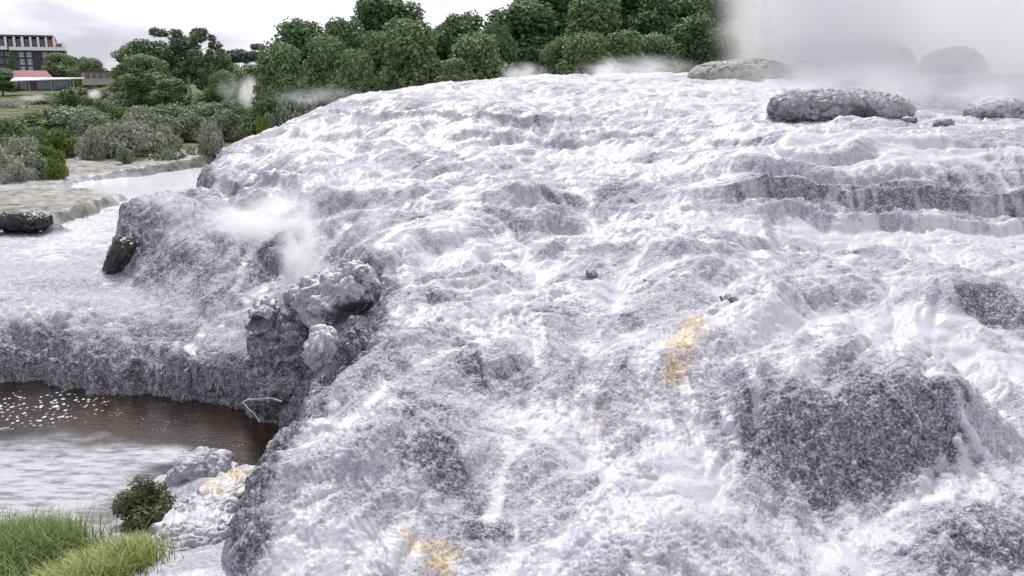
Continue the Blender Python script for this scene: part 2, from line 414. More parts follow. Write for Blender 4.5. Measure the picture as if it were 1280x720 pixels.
# ---------------------------------------------------------------- terrain mesh: polar grid round the camera, denser where it is steep
print('terrain mesh ...')
NA, NR = 1340, 1250
ang = np.linspace(R(-43), R(53), NA)
rr = np.exp(np.linspace(np.log(6.2), np.log(78), 2600))
Zs = boxblur(Z, 5)
rad = np.empty((NR, NA))
for a, th in enumerate(ang):
    x, y = rr*math.sin(th), rr*math.cos(th)
    z = samp(Zs, x, y)
    dz = np.diff(z); dr = np.diff(rr)
    m = np.sqrt((dr*.45)**2+dz**2)/rr[1:]
    m = np.convolve(m, np.ones(9)/9, 'same')+1e-6
    c = np.r_[0, np.cumsum(m)]
    rad[:, a] = np.interp(np.linspace(0, c[-1], NR), c, rr)
for _ in range(40): rad[:, 2:-2] = (rad[:, :-4]+rad[:, 1:-3]+rad[:, 2:-2]+rad[:, 3:-1]+rad[:, 4:])/5
VX = rad*np.sin(ang)[None]; VY = rad*np.cos(ang)[None]
keep = VY < 65.9
VZ = samp(Z, VX, np.clip(VY, Y0, 65.8))
VZ = np.where(VY > 65.5, ground_base(VX, VY), VZ)
def samp2(F): return samp(F.astype(np.float32), VX, np.clip(VY, Y0, 65.8))
P3 = np.stack([VX, VY, VZ], -1).astype(np.float32)
def normals(P):
    du = np.gradient(P, axis=1); dv = np.gradient(P, axis=0)
    n = np.cross(du, dv); n /= np.linalg.norm(n, axis=-1, keepdims=True)+1e-12
    return n
nrm = normals(P3)
Zb = boxblur(Z, 15)
nz_b = 1/np.sqrt(1+samp2(np.gradient(Zb, ST)[0])**2+samp2(np.gradient(Zb, ST)[1])**2)   # broad slope
C_ = [samp2((cls == k).astype(np.float32)) for k in range(5)]
amp = .25+.75*np.clip(C_[0]+C_[1], 0, 1)
amp *= 1-.55*samp2(pond)
x, y, z = P3[..., 0], P3[..., 1], P3[..., 2]
w = perlin(x*3, y*3, z*3, 100)*.12
steep = sstep(.93, .62, nz_b)
sk_ = np.clip(samp2(streak), -2.2, 2.2); sk2 = np.clip(samp2(streak2), -2.2, 2.2)
d = .045*(np.abs(perlin((x+w)*5.2, (y+w)*5.2, z*1.6, 101))*1.6-.4)*(.5+steep) \
  + .022*(np.abs(perlin((x+w)*11, (y-w)*11, z*4.0, 102))*1.6-.4)*(.6+.8*steep) \
  + .011*perlin(x*23, y*23, z*14, 103) \
  + .03*perlin(x*9, y*9, z*.7, 104)*steep + (.020*sk_ + .034*sk2)*C_[0]
pre = np.clip(.10+.46*sstep(.80, .975, nz_b)+.75*(samp2(flow)-.5)+.2*fbm(x*.55, y*.55, z*.55, 110, 3), 0, 1)
for px_w, py_w, a_w, b_w in [(560,315,1.8,1.3),(640,330,1.7,.7),(1090,400,2.4,.9),(980,425,1.2,.7),(740,190,2,.8),(1080,180,5,1.5),(1000,290,4,.9),(860,600,.5,.5)]:
    cw = hit(px_w, py_w); pre = np.maximum(pre, sstep(1.3, .5, np.sqrt(((x-cw[0])/a_w)**2+((y-cw[1])/b_w)**2)))
amp = amp*(1-.72*sstep(.35, .9, pre))
P3 = P3 + nrm*(d*amp)[..., None]
nrm = normals(P3)
nz = nrm[..., 2]
# ---- surface attributes
fl_ = samp2(flow)
n1 = fbm(x*.55, y*.55, z*.55, 110, 3); n2 = fbm(x*2.6, y*2.6, z*1.2, 111, 3)
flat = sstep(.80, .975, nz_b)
cav = np.clip(d/.05, -1.2, 1.6)  # crevice depth, used to paint shade into film and dark
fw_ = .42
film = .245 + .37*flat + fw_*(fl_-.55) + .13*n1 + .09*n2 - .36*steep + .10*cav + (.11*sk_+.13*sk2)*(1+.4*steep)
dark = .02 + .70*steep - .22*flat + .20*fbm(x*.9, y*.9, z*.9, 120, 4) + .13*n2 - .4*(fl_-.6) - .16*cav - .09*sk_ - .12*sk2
stain = np.zeros_like(film); brown = np.zeros_like(film)
def blob(px, py, rm, ry=None, soft=.5, p=None, ang_=0.):
    c = hit(px, py) if p is None else p
    ry = ry or rm
    dx, dy, dz = x-c[0], y-c[1], z-c[2]
    ca, sa = math.cos(ang_), math.sin(ang_)
    ex, ey = (dx*ca+dy*sa)/rm, (-dx*sa+dy*ca)/ry
    q = np.sqrt(ex*ex+ey*ey+(dz/max(ry, rm)/1.2)**2)+.22*n2+.12*n1
    return sstep(1+soft*.5, 1-soft*.5, q)
DARK = [(1070,505,1.55,.85,.80),(1010,560,1.2,.55,.5),(1130,540,.8,.6,.5),(1000,600,.9,.5,.3),(1150,590,.65,.4,.35),(1255,385,1.2,.6,.6),(1225,235,1.7,.7,.55),(1060,245,1.8,.7,.5),(935,250,.7,.5,.45),(1180,240,.8,.7,.3),
 (690,150,3.0,1.6,.3),(560,215,1.5,1.2,.3),(640,275,1.0,.8,.2),(770,240,1.2,.9,.3),(720,265,.8,.6,.25),(640,470,.9,.6,.3),(750,450,.7,.6,.35),(520,520,.8,.9,.32),(545,570,.5,.6,.4),(690,385,.5,.4,.35),
 (1240,655,.7,.5,.5),(1175,680,.6,.4,.4),(800,605,.35,.4,.4),(825,690,.4,.3,.4),(895,680,.4,.3,.4),(905,610,.5,.4,.3),(620,660,.4,.3,.35),(310,640,.5,.8,.45),(330,600,.25,.4,.3),(365,520,.3,.5,.25),(460,470,.4,.3,.25),(1150,155,1.6,.5,.3),
 (60,445,3,.9,.45),(150,460,2,.8,.35),(250,400,1.5,1.2,.2),(300,330,1.5,1.5,.25),(190,330,1.2,1.0,.3),(350,320,.9,1.2,.3),(560,380,.8,.5,.3),(500,290,1,.8,.25),(430,330,.7,.7,.25),(650,110,3,1,.2),(1000,108,3,.6,.25),(280,240,2,2,.3)]
for px, py, a, b, s in DARK:
    f = blob(px, py, a, b, .8); dark = dark + s*1.1*f*(.75+.6*n2-.3*cav-.20*sk_-.16*sk2); film = film - s*f*(.6-.14*sk_)
WHITE = [(560,315,1.8,1.3,.45),(640,330,1.7,.7,.4),(1080,405,2.2,.9,.55),(980,420,1.2,.7,.4),(1180,410,.9,.6,.4),(740,190,2,.8,.45),(820,210,2,.9,.3),(600,170,2,1.2,.35),(500,180,2,1.5,.2),(870,590,.6,.4,1.),(850,620,.5,.35,.9),(725,670,.5,.3,1.),(690,700,.5,.25,.8),(1080,180,5,1.5,.4),(1000,290,4,.9,.4),(1250,300,3,1.,.35),
 (1215,470,.6,.7,.8),(1190,540,.45,.4,.9),(1170,600,.35,.45,.7),(1240,520,.35,.6,.6),(1225,610,.15,.5,.8),(860,500,.12,.8,.6),(910,520,.1,.8,.7),(945,500,.1,.7,.6),(1100,680,.6,.3,.3),(960,455,.7,.4,.4),(430,690,.8,.3,.6),(600,705,.5,.3,.5),(640,380,2,.6,.15),(880,350,2,.7,.2),(1000,680,.4,.4,.2),(400,180,3,2,.15),(640,150,1.5,1,.2),(690,100,6,1.4,.25),(480,350,.6,.8,.2),(880,110,6,1.2,.4),(850,125,3,1,.3)]
for px, py, a, b, s in WHITE:
    f = blob(px, py, a, b, .9); film = film + s*f; dark = dark - s*f
for px, py, a, b, s in [(855,425,.26,.62,1.0),(845,468,.16,.36,.95),(868,400,.32,.25,.45),(790,470,.07,.25,.5),(790,380,.0,.0,0),(745,520,.18,.3,.42),(808,372,.10,.12,1.0),(715,455,.14,.3,.4),(640,565,.14,.2,.35),(530,683,.36,.12,.7),(550,702,.2,.12,1.),(575,690,.15,.1,.4),(725,530,.2,.2,.3),(610,655,.1,.1,.5),(885,320,.1,.5,.3),(1145,230,.15,.5,.25),(860,560,.12,.2,.25)]:
    if a: stain = stain + s*blob(px, py, a*1.25, b*1.15, 1.3, None, -.5)*(.8+.22*sk_)
# lower ledge: wet shelf, white pond outflow, dark rim face
sh = np.clip(C_[1], 0, 1)*sstep(-5.62, -5.78, z)*sstep(-6.15, -6.0, z)
film = np.where(sh > 0, film*(1-sh)+sh*(.12+.50*n2+.40*n1+.50*sstep(25, 33, y)), film)
dark = dark - sh*.10 + sh*.35*fbm(x*.5, y*1.2, z, 130, 3)*sstep(29, 24, y)
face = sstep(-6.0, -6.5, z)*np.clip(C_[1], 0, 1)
dark = dark + .6*face + .9*sstep(-6.75, -7.1, z)*np.clip(C_[1], 0, 1); film = film-.40*face + .42*face*np.clip(fbm(x*2.6, y*2.6, z*.25, 140, 3)+.15, -.3, 1)+.25*np.clip(C_[1], 0, 1)*steep*perlin(x*6, y*6, z*.4, 141)  # band at the waterline: wet staining plus painted undercut shade
# land and near bank
en = np.clip(C_[2], 0, 1)
brown = np.clip(en*(1-.75*sstep(36, 45, y)*sstep(62, 50, y)*sstep(-5.3, -5.75, z)), 0, 1)
brown = np.where(y > 58, np.maximum(brown, sstep(58, 63, y)), brown)
film = np.where(en > .5, .42+.5*n2, film); dark = np.where(en > .5, .15+.4*n1, dark)
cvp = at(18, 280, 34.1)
cd = np.exp(-(((x-cvp[0])/1.9)**2+((y-cvp[1])/1.4)**2)**2)*sstep(-5.0, -5.25, z+.15*n2); brown = brown*(1-cd); dark = dark+cd*1.4; film = film-cd*1.5  # cave shade painted dark into the bank
cn = np.clip(C_[3], 0, 1)
film = np.where(cn > .5, .34+.5*n2+.25*n1, film); dark = np.where(cn > .5, .22+.6*n2, dark)
yel = hit(230, 672); stc = cn*np.exp(-np.abs((x-yel[0])*.5-(y-yel[1])*.9-.05)*4)*np.exp(-((x-yel[0])/1.6)**2)
stain = stain+stc*1.3 + cn*1.3*blob(268, 645, .45, .7, .9) + cn*1.1*blob(222, 668, .75, .35, .9)
bedm = np.clip(C_[4], 0, 1); brown = np.where(bedm > .5, .8, brown)
dead = np.where((y < 60), 0, 1)
I = (np.arange(NR-1)[:, None]*NA+np.arange(NA-1)[None])
Fq = np.stack([I, I+1, I+NA+1, I+NA], -1).reshape(-1, 4)
fk = np.stack(C_, -1).argmax(-1)
fk = fk[:-1, :-1].reshape(-1)
fy_ = VY[:-1, :-1].reshape(-1)
fk = np.where(fy_ > 60, 2, fk)
okf = fy_ < 64.5
def piece(name, ks, kind='structure'):
    m = np.isin(fk, ks) & okf
    F = Fq[m]; used = np.unique(F); mp = np.zeros(NA*NR, np.int64); mp[used] = np.arange(used.size)
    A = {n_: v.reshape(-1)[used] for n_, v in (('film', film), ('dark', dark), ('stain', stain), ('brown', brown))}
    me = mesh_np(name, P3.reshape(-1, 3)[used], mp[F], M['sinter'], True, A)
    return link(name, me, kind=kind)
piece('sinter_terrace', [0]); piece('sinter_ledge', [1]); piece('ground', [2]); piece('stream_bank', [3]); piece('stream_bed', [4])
# land running on to the horizon
g = [(-3000, 64.3), (3000, 64.3)]
ys = np.r_[64.2, 70, 80, 95, 120, 160, 220, 320, 600, 1500, 4000.]; xs = np.r_[-3000, -800, -300, -150, np.arange(-100, 101, 8.), 150, 300, 800, 3000]
XX, YY = np.meshgrid(xs, ys); ZZ = ground_base(XX, YY)-.01
Vg = np.stack([XX, YY, ZZ], -1).reshape(-1, 3); I2 = (np.arange(len(ys)-1)[:, None]*len(xs)+np.arange(len(xs)-1)[None])
Fg = np.stack([I2, I2+1, I2+len(xs)+1, I2+len(xs)], -1).reshape(-1, 4)
N = NT('land'); P_ = N.vec()
N.pbsdf(N.ramp(N.noise(.35, 6, .65, P_), [(.3, (.05, .07, .025)), (.5, (.10, .11, .05)), (.65, (.22, .19, .12)), (.8, (.30, .27, .22))]), .9, spec=.1)
link('land', mesh_np('land', Vg, Fg, N.m, True), kind='structure')
# side and near skirts so that a step aside still meets ground
# ---------------------------------------------------------------- water
def plane_grid(name, x0, x1, y0, y1, z, nx, ny, mat, f=None):
    a, b = np.meshgrid(np.linspace(x0, x1, nx), np.linspace(y0, y1, ny))
    zz = np.full_like(a, z) if f is None else z+f(a.astype(np.float32), b.astype(np.float32))
    I_ = (np.arange(ny-1)[:, None]*nx+np.arange(nx-1)[None])
    return link(name, mesh_np(name, np.stack([a, b, zz], -1).reshape(-1, 3), np.stack([I_, I_+1, I_+nx+1, I_+nx], -1).reshape(-1, 4), mat, True), kind='structure')
def on_plane(px, py, z):
    d = ray(px, py); return d*(z/d[2])
N = NT('stream_water_surface'); Pw = N.vec()
def region(cx, cy, rx, ry, soft=.5, wob=.5):
    v = N.n('ShaderNodeSeparateXYZ', i0=Pw)
    wn_ = N.math('MULTIPLY', N.math('SUBTRACT', N.noise(1.3, 4, .6, Pw), .5), wob*2)
    a = N.math('DIVIDE', N.math('SUBTRACT', v.outputs[0], cx), rx); b = N.math('DIVIDE', N.math('SUBTRACT', v.outputs[1], cy), ry)
    q = N.math('SQRT', N.math('ADD', N.math('MULTIPLY', a, a), N.math('MULTIPLY', b, b)))
    return N.mapr(N.math('ADD', q, wn_), 1+soft/2, 1-soft/2)
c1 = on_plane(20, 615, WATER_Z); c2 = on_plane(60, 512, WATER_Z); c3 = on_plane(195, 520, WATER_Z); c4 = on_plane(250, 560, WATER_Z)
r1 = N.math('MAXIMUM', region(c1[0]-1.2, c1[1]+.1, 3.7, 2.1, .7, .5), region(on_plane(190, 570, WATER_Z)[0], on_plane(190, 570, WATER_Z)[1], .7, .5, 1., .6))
fl1 = region(c2[0]-.8, c2[1], 2.2, 1.1, .5, .3); fl2 = region(c3[0], c3[1], 1.0, 1.3, .8, .5); fl3 = region(c4[0], c4[1], .9, .7, .7, .4)
mpn = N.n('ShaderNodeMapping'); N.set(mpn, 0, Pw); mpn.inputs['Scale'].default_value = (1, .8, 1)
vor = N.n('ShaderNodeTexVoronoi', _feature='F1', Scale=9., Vector=mpn.outputs[0], Randomness=1.)
fleck = N.mapr(N.math('ADD', vor.outputs['Distance'], N.math('MULTIPLY', N.noise(3.5, 3, .6, Pw), 1.1)), .86, .70)
vor2 = N.n('ShaderNodeTexVoronoi', _feature='F1', Scale=17., Vector=mpn.outputs[0])
fleck2 = N.mapr(N.math('ADD', vor2.outputs['Distance'], N.math('MULTIPLY', N.noise(2.1, 3, .6, Pw), 1.1)), .74, .60)
foam = N.math('MAXIMUM', N.math('MULTIPLY', fleck, fl1), N.math('MULTIPLY', fleck2, N.math('MULTIPLY', N.math('MAXIMUM', fl2, fl3), .4)))
sky_sheen = N.math('MULTIPLY', r1, N.mapr(N.noise(4., 5, .7, N.vec((.5, 1.6, 1))), .30, .60, .35, 1.0))  # pale sky reflection painted into the water colour, broken by streaks
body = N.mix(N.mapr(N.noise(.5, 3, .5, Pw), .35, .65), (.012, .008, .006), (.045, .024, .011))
col_ = N.mix(sky_sheen, body, N.mix(N.noise(9., 4, .7, N.vec((.6, 1.5, 1))), (.36, .36, .395), (.50, .50, .55)))
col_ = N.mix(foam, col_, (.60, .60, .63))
hw = N.math('ADD', N.noise(7., 3, .6, N.vec((.7, 1.6, 1))), N.math('MULTIPLY', N.noise(26., 2, .6, Pw), .3))
N.pbsdf(col_, N.mapr(N.math('MAXIMUM', sky_sheen, foam), 0, 1, .06, .4), N.bump(hw, .30, .05), spec=.5)
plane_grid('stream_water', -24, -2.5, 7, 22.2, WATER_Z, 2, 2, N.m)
N = NT('pond_water_surface')
N.pbsdf((.80, .81, .85), .12, N.bump(N.noise(3., 3, .6, N.vec((.6, 2, 1))), .15, .05), spec=.5)  # whitish base colour carries the sky reflection
plane_grid('pond_water', -34, -6, 40, 63, POND_Z-.09, 2, 2, N.m)

# ---------------------------------------------------------------- rocks that stand free of the terrace
_ico = {}
def ico(sub):
    if sub not in _ico:
        import bmesh
        bm = bmesh.new(); bmesh.ops.create_icosphere(bm, subdivisions=sub, radius=1)
        V = np.array([v.co[:] for v in bm.verts]); F = np.array([[v.index for v in f.verts] for f in bm.faces]); bm.free(); _ico[sub] = (V, F)
    return _ico[sub]
def vnorm(V, F):
    n = np.zeros_like(V); fn = np.cross(V[F[:, 1]]-V[F[:, 0]], V[F[:, 2]]-V[F[:, 0]])
    for k in range(F.shape[1]): np.add.at(n, F[:, k], fn)
    return n/(np.linalg.norm(n, axis=1, keepdims=True)+1e-12)
def rock(name, label, pos, size, seed, rz=0., tilt=(0, 0), box=.35, lump=.16, strata=0., flute=0., hollow=None, filmb=.3, darkb=.1, brown=0., stainb=0., sub=6, group=None, cat='rock', bend=0., rough=1.):
    V, F = ico(sub); V = V.copy()
    V = V*(1-box) + box*np.sign(V)*np.abs(V)**.35*.8
    V = V*np.array(size)
    V[:, 0] += bend*V[:, 2]**2/size[2]
    mn = min(size)
    rot = Matrix.Rotation(rz, 3, 'Z') @ Matrix.Rotation(tilt[0], 3, 'X') @ Matrix.Rotation(tilt[1], 3, 'Y')
    V = V @ np.array(rot).T
    n = vnorm(V, F)
    def pn(k, s, kz=None): return perlin(V[:, 0]*k+seed*3.1, V[:, 1]*k, V[:, 2]*(kz or k), s)
    V = V + n*(lump*mn*(1.0*np.abs(pn(.8/mn, 200))+.9*pn(.6/mn, 201)) + rough*.12*min(1, mn/.5)*(np.abs(pn(2.8, 202, 1.8))*1.6-.4) + rough*.07*(np.abs(pn(6.5, 208, 4))*1.6-.4) - .10*min(1, mn/.5)*np.clip(.16-np.abs(pn(1.9, 209, 1.2)), 0, 1)/.16 + .022*(np.abs(pn(10, 203))*1.6-.4) + .008*pn(24, 204))[:, None]
    if flute: V = V + n*(flute*np.abs(pn(5, 205, .5)))[:, None]
    if strata: V = V + n*(strata*np.sign(np.sin(V[:, 2]*16+2*pn(1.5, 206)))*(.5+pn(2, 207)))[:, None]*np.clip(1-np.abs(n[:, 2:3]), 0, 1)
    if hollow is not None:
        hx, hy, hz_, hr, hd = hollow
        q = np.sqrt((V[:, 0]-hx)**2+((V[:, 2]-hz_)/.75)**2)/hr
        V[:, 1] += hd*np.exp(-q**4)*(V[:, 1] < hy)
    n = vnorm(V, F)
    nn = pn(2.5, 210)+.6*pn(6, 211)
    W = V+np.array(pos)
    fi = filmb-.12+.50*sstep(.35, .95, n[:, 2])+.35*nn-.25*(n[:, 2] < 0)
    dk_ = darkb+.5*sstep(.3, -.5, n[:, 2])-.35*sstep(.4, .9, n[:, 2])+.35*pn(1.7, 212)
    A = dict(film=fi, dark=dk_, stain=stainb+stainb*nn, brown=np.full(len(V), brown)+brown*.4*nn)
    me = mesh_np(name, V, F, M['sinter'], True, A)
    return link(name, me, label=label, cat=cat, group=group, loc=tuple(pos))
p = at(350, 452, 18.2)
rock('rock_buttress', 'dark grey fluted rock buttress rising out of the brown pool at the cleft', (p[0], 18.5, -6.45), (.78, .8, 1.45), 3, .3, (.05, .08), .3, .22, .0, .20, None, -.12, .8)
p = at(345, 487, 17.4)
rock('layered_rock', 'low layered dark rock shelf above the brown water, under the buttress', (p[0], 17.9, p[2]-.1), (.62, .6, .36), 9, .2, (0, 0), .45, .15, .09, .0, None, -.02, .75)
p = at(345, 392, 18.0)
rock('rock_hook', 'small hooked pale rock curling over a black hollow on top of the buttress', (p[0]-.25, 18.0, p[2]-.05), (.24, .42, .36), 12, 0, (0, .5), .2, .2, 0, .05, (0, 0, -.1, .2, .5), .3, .4)
p = at(390, 378, 18.0)
rock('pale_rock', 'pale crusted rock bridging the buttress and the white capped boulder', (p[0], 18.6, p[2]-.1), (.62, .7, .5), 14, .2, (0, -.35), .35, .25, 0, .05, None, .35, .1)
p = at(432, 378, 16.9)
rock('capped_boulder', 'large leaning boulder with a white cap and dark hollow underside in the cleft', (p[0]-.05, 17.0, p[2]), (.45, .6, .88), 21, .3, (0, .62), .5, .2, 0, .12, (.30, 0, -.30, .42, .8), .34, .35)
p = at(455, 425, 16.0)
rock('ledge_rock', 'dark broken rock below the white capped boulder, beside a thin fall', (p[0]-.15, 16.1, p[2]-.2), (.3, .5, .5), 23, .3, (0, .2), .35, .25, .05, .12, None, .0, .8)
p = at(400, 437, 15.0)
rock('round_white_rock', 'small rounded whitish rock tucked behind the terrace edge', (p[0], 15.1, p[2]), (.27, .4, .42), 25, 0, (0, .3), .2, .15, 0, 0, None, .5, 0)
p = at(148, 322, 25.9)
o_ = rock('black_rock', 'smooth black rock wedged against the lower grey ledge', (p[0], 26.1, p[2]), (.34, .7, .72), 31, .3, (0, .5), .25, .15, 0, 0, None, -.9, 1.3, sub=5)
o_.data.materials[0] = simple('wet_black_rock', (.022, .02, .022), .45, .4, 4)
p = at(1060, 128, 35.2)
rock('long_rock', 'longest low grey brown rock lying on the upper terrace below the steam', (p[0], 36.0, p[2]-.28), (2.95, 1.7, .70), 41, 0, (0, .03), .30, .10, .0, .16, (.35, 0, -.35, .55, .6), .14, .18, .42, sub=7, rough=.45)
p = at(1252, 136, 34.6)
rock('domed_rock', 'rounded grey rock dome in the mist beside the longest low rock', (p[0], 35.0, p[2]-.2), (1.15, .9, .62), 43, 0, (0, 0), .15, .12, 0, .08, None, .1, .2, .15, sub=6, rough=.5)
p = at(248, 618, 14.6)
rock('grey_boulder', 'rough grey boulder at the edge of the stream behind the dark shrub', (p[0], 14.9, -7.05), (.62, .5, .44), 51, .2, (0, 0), .3, .15, 0, 0, None, .12, .25, rough=.55)
p = at(272, 640, 13.0)
rock('stained_rock', 'yellow and brown stained rock spilling water beside the big terrace', (p[0]+.05, 13.3, -6.66), (.46, .85, .24), 53, -.5, (.1, 0), .4, .1, 0, .03, None, .42, 0, 0, .5, rough=.35)
p = at(235, 700, 11.8)
rock('pale_slab', 'flat pale slab with cracked grey surface next to the green grass', (p[0]+.05, 12.1, -6.62), (.62, .95, .24), 55, .1, (0, 0), .55, .12, .02, 0, None, .38, .12, 0, .10, sub=7)
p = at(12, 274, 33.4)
o_ = rock('black_rock', 'broad black wet rock in the hollow of the far bank at the left edge', (p[0], 34.1, p[2]-.22), (1.25, .6, .34), 33, 0, (0, 0), .5, .12, 0, .1, None, -.9, 1.3, sub=5)  # black mass added to stand for the shade inside the bank cave
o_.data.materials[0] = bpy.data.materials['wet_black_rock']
def seep(lab, px, py, rx, ry, rot_, dz, seed):
    c = hit(px, py, 8, 18); n_ = 40; aa = np.arange(n_)*2*math.pi/n_; rg = 1+.35*perlin(np.cos(aa)*1.3+seed, np.sin(aa)*1.3, aa*0, 330)
    ex, ey = np.cos(aa)*rx*rg, np.sin(aa)*ry*rg; V_ = np.stack([c[0]+ex*math.cos(rot_)-ey*math.sin(rot_), c[1]+ex*math.sin(rot_)+ey*math.cos(rot_), np.full(n_, c[2]+dz)], -1)
    V_ = np.r_[V_, [[c[0], c[1], c[2]+dz]]]; F_ = np.array([(i, (i+1) % n_, n_) for i in range(n_)])
    return link('shallow_pool', mesh_np('shallow_pool', V_, F_, M['seep'], True), label=lab, kind='structure')
N = NT('mineral_water'); c_ = N.ramp(N.noise(4., 4, .6, N.vec()), [(.3, (.13, .10, .02)), (.5, (.30, .24, .07)), (.7, (.42, .37, .2))])
N.pbsdf(c_, .08, N.bump(N.noise(9., 3), .25, .03), spec=.5); M['seep'] = N.m
seep('olive yellow shallow water between the dark shrub and the pale slab', 218, 672, .62, .30, .35, .03, 1)
seep('olive pool under the yellow stained rock', 272, 665, .32, .26, 0, .03, 4)
p = at(560, 690, 10)
for (px, py, Yd, sx, sy, sz_, lab, sd) in [(1015, 88, 57, 2.2, 1.6, .95, 'low smooth grey mound just right of the geyser jet', 61), (1095, 74, 62.5, 2.6, 2, 2.3, 'tall pointed sinter mound veiled in geyser steam', 63),
      (1190, 80, 61.5, 2.4, 2, 1.6, 'rounded grey mound in the steam right of the tall mound', 65), (930, 88, 56, 3.4, 2, 1.0, 'broad beige mound at the foot of the geyser, trees behind it', 67)]:
    p = at(px, py, Yd)
    rock('sinter_mound', lab, (p[0], Yd, p[2]-sz_*.35), (sx, sy, sz_), sd, 0, (0, 0), .0, .10, 0, .1 if sd != 67 else .03, None, .22 if sd != 67 else .05, .15, .15 if sd != 67 else .62, sub=6, cat='mound', rough=.4)
# small stones lying about on the terraces
STN = [(903,112,'grey'),(1100,185,'grey')]
def small_rock(px, py, s, lab, seed, dk=.8):
    c = hit(px, py)
    rock('stone', lab, (c[0], c[1], c[2]+s*.15), (s, s*.8, s*.5), seed, seed, (0, 0), .3, .2, 0, 0, None, -.1, dk, sub=4, cat='stone')
for i, (px, py, s, lab) in enumerate([(740,343,.16,'small dark stone on the white flat in mid terrace'),(912,378,.2,'flat dark stone at the foot of the wide white sheet'),(322,352,.0,''),(1105,118,.0,''),
      (808,352,.07,'tiny dark pebble below the middle step'),(1055,268,.0,''),(95,255,.0,''),(1137,152,.28,'low dark stone in the shallow flow under the longest low rock'),(1180,157,.35,'broad dark stone in the shallow flow left of the domed rock')]):
    if s: small_rock(px, py, s, lab, 70+i)
# dripstone fringe under the rim of the lower ledge
Vf, Ff = [], []
rngd = np.random.default_rng(3)
ledge = bpy.data.objects['sinter_ledge']
edge_pts = plan([(190,430,20.0),(270,432,19.9),(300,436,19.5),(322,440,19.0)])
for i in range(150):
    s = rngd.random(); k = min(int(s*3), 2); f = s*3-k
    x_ = edge_pts[k][0]*(1-f)+edge_pts[k+1][0]*f; yy_ = np.arange(22., 15., -.02); q_ = samp(Z, np.full(yy_.shape, x_), yy_) < -6.45
    y_ = float(yy_[np.argmax(q_)])-.10+rngd.random()*.22
    zt, ln, rd = -6.35-.25*rngd.random(), .25+.4*rngd.random()**1.5, .03+.035*rngd.random()
    if y_ > 0:
        b0 = len(Vf)
        for j in range(5):
            for q in range(7):
                a_ = q*2*math.pi/7; r_ = rd*(1-j/4.3)*(1+.3*rngd.random())
                Vf.append((x_+math.cos(a_)*r_+.02*j*rngd.normal()*.5, y_+math.sin(a_)*r_, zt-ln*j/4))
        for j in range(4):
            for q in range(7): Ff.append((b0+j*7+q, b0+j*7+(q+1) % 7, b0+j*7+7+(q+1) % 7, b0+j*7+7+q))
Vf = np.array(Vf); A = dict(film=np.full(len(Vf), .12), dark=np.full(len(Vf), .35), stain=np.zeros(len(Vf)), brown=np.zeros(len(Vf)))
link('dripstone_fringe', mesh_np('dripstone_fringe', Vf, np.array(Ff), M['sinter'], True, A), ledge)
# ---------------------------------------------------------------- foliage
def leaf_mat(name, dark, light, rough=.55, dead=None):
    N = NT(name); oi = N.n('ShaderNodeObjectInfo'); at_ = N.attr('tone')
    P_ = N.vec()
    f = N.math('ADD', N.math('MULTIPLY', at_, .65), N.math('MULTIPLY', N.noise(1.1, 4, .6, P_), .5))
    c = N.mix(N.mapr(f, .2, .85), dark, light)
    if dead: c = N.mix(N.mapr(N.noise(.9, 3, .6, P_), .55, .68), c, dead)
    c = N.mix(N.math('MULTIPLY', oi.outputs['Random'], .3), c, tuple(min(1, (a+b)*.55) for a, b in zip(dark, light)))
    b = N.n('ShaderNodeBsdfPrincipled', Roughness=rough); N.set(b, 'Base Color', c); b.inputs['Specular IOR Level'].default_value = .3
    tr = N.n('ShaderNodeBsdfTranslucent'); N.set(tr, 0, c)
    mxx = N.n('ShaderNodeMixShader'); mxx.inputs[0].default_value = .22
    N.t.links.new(b.outputs[0], mxx.inputs[1]); N.t.links.new(tr.outputs[0], mxx.inputs[2]); N.t.links.new(mxx.outputs[0], N.out.inputs[0])
    return N.m
M['pine'] = leaf_mat('leaf_dark', (.05, .092, .045), (.175, .27, .13))
M['olive'] = leaf_mat('leaf_mid', (.072, .115, .052), (.235, .32, .14))
M['euc'] = leaf_mat('leaf_eucalypt', (.06, .085, .055), (.20, .25, .15))
M['bright'] = leaf_mat('leaf_bright', (.05, .09, .02), (.20, .27, .06))
M['manuka'] = leaf_mat('leaf_grey_green', (.11, .145, .095), (.31, .37, .25))
M['grey'] = leaf_mat('twig_grey', (.19, .21, .16), (.44, .46, .38))
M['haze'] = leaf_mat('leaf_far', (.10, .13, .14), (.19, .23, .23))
M['purple'] = leaf_mat('twig_dark', (.05, .05, .03), (.20, .21, .10))
M['bark'] = simple('bark', (.16, .13, .11), .85, .3, 2)
M['palebark'] = simple('pale_bark', (.42, .39, .35), .8, .2, 2)
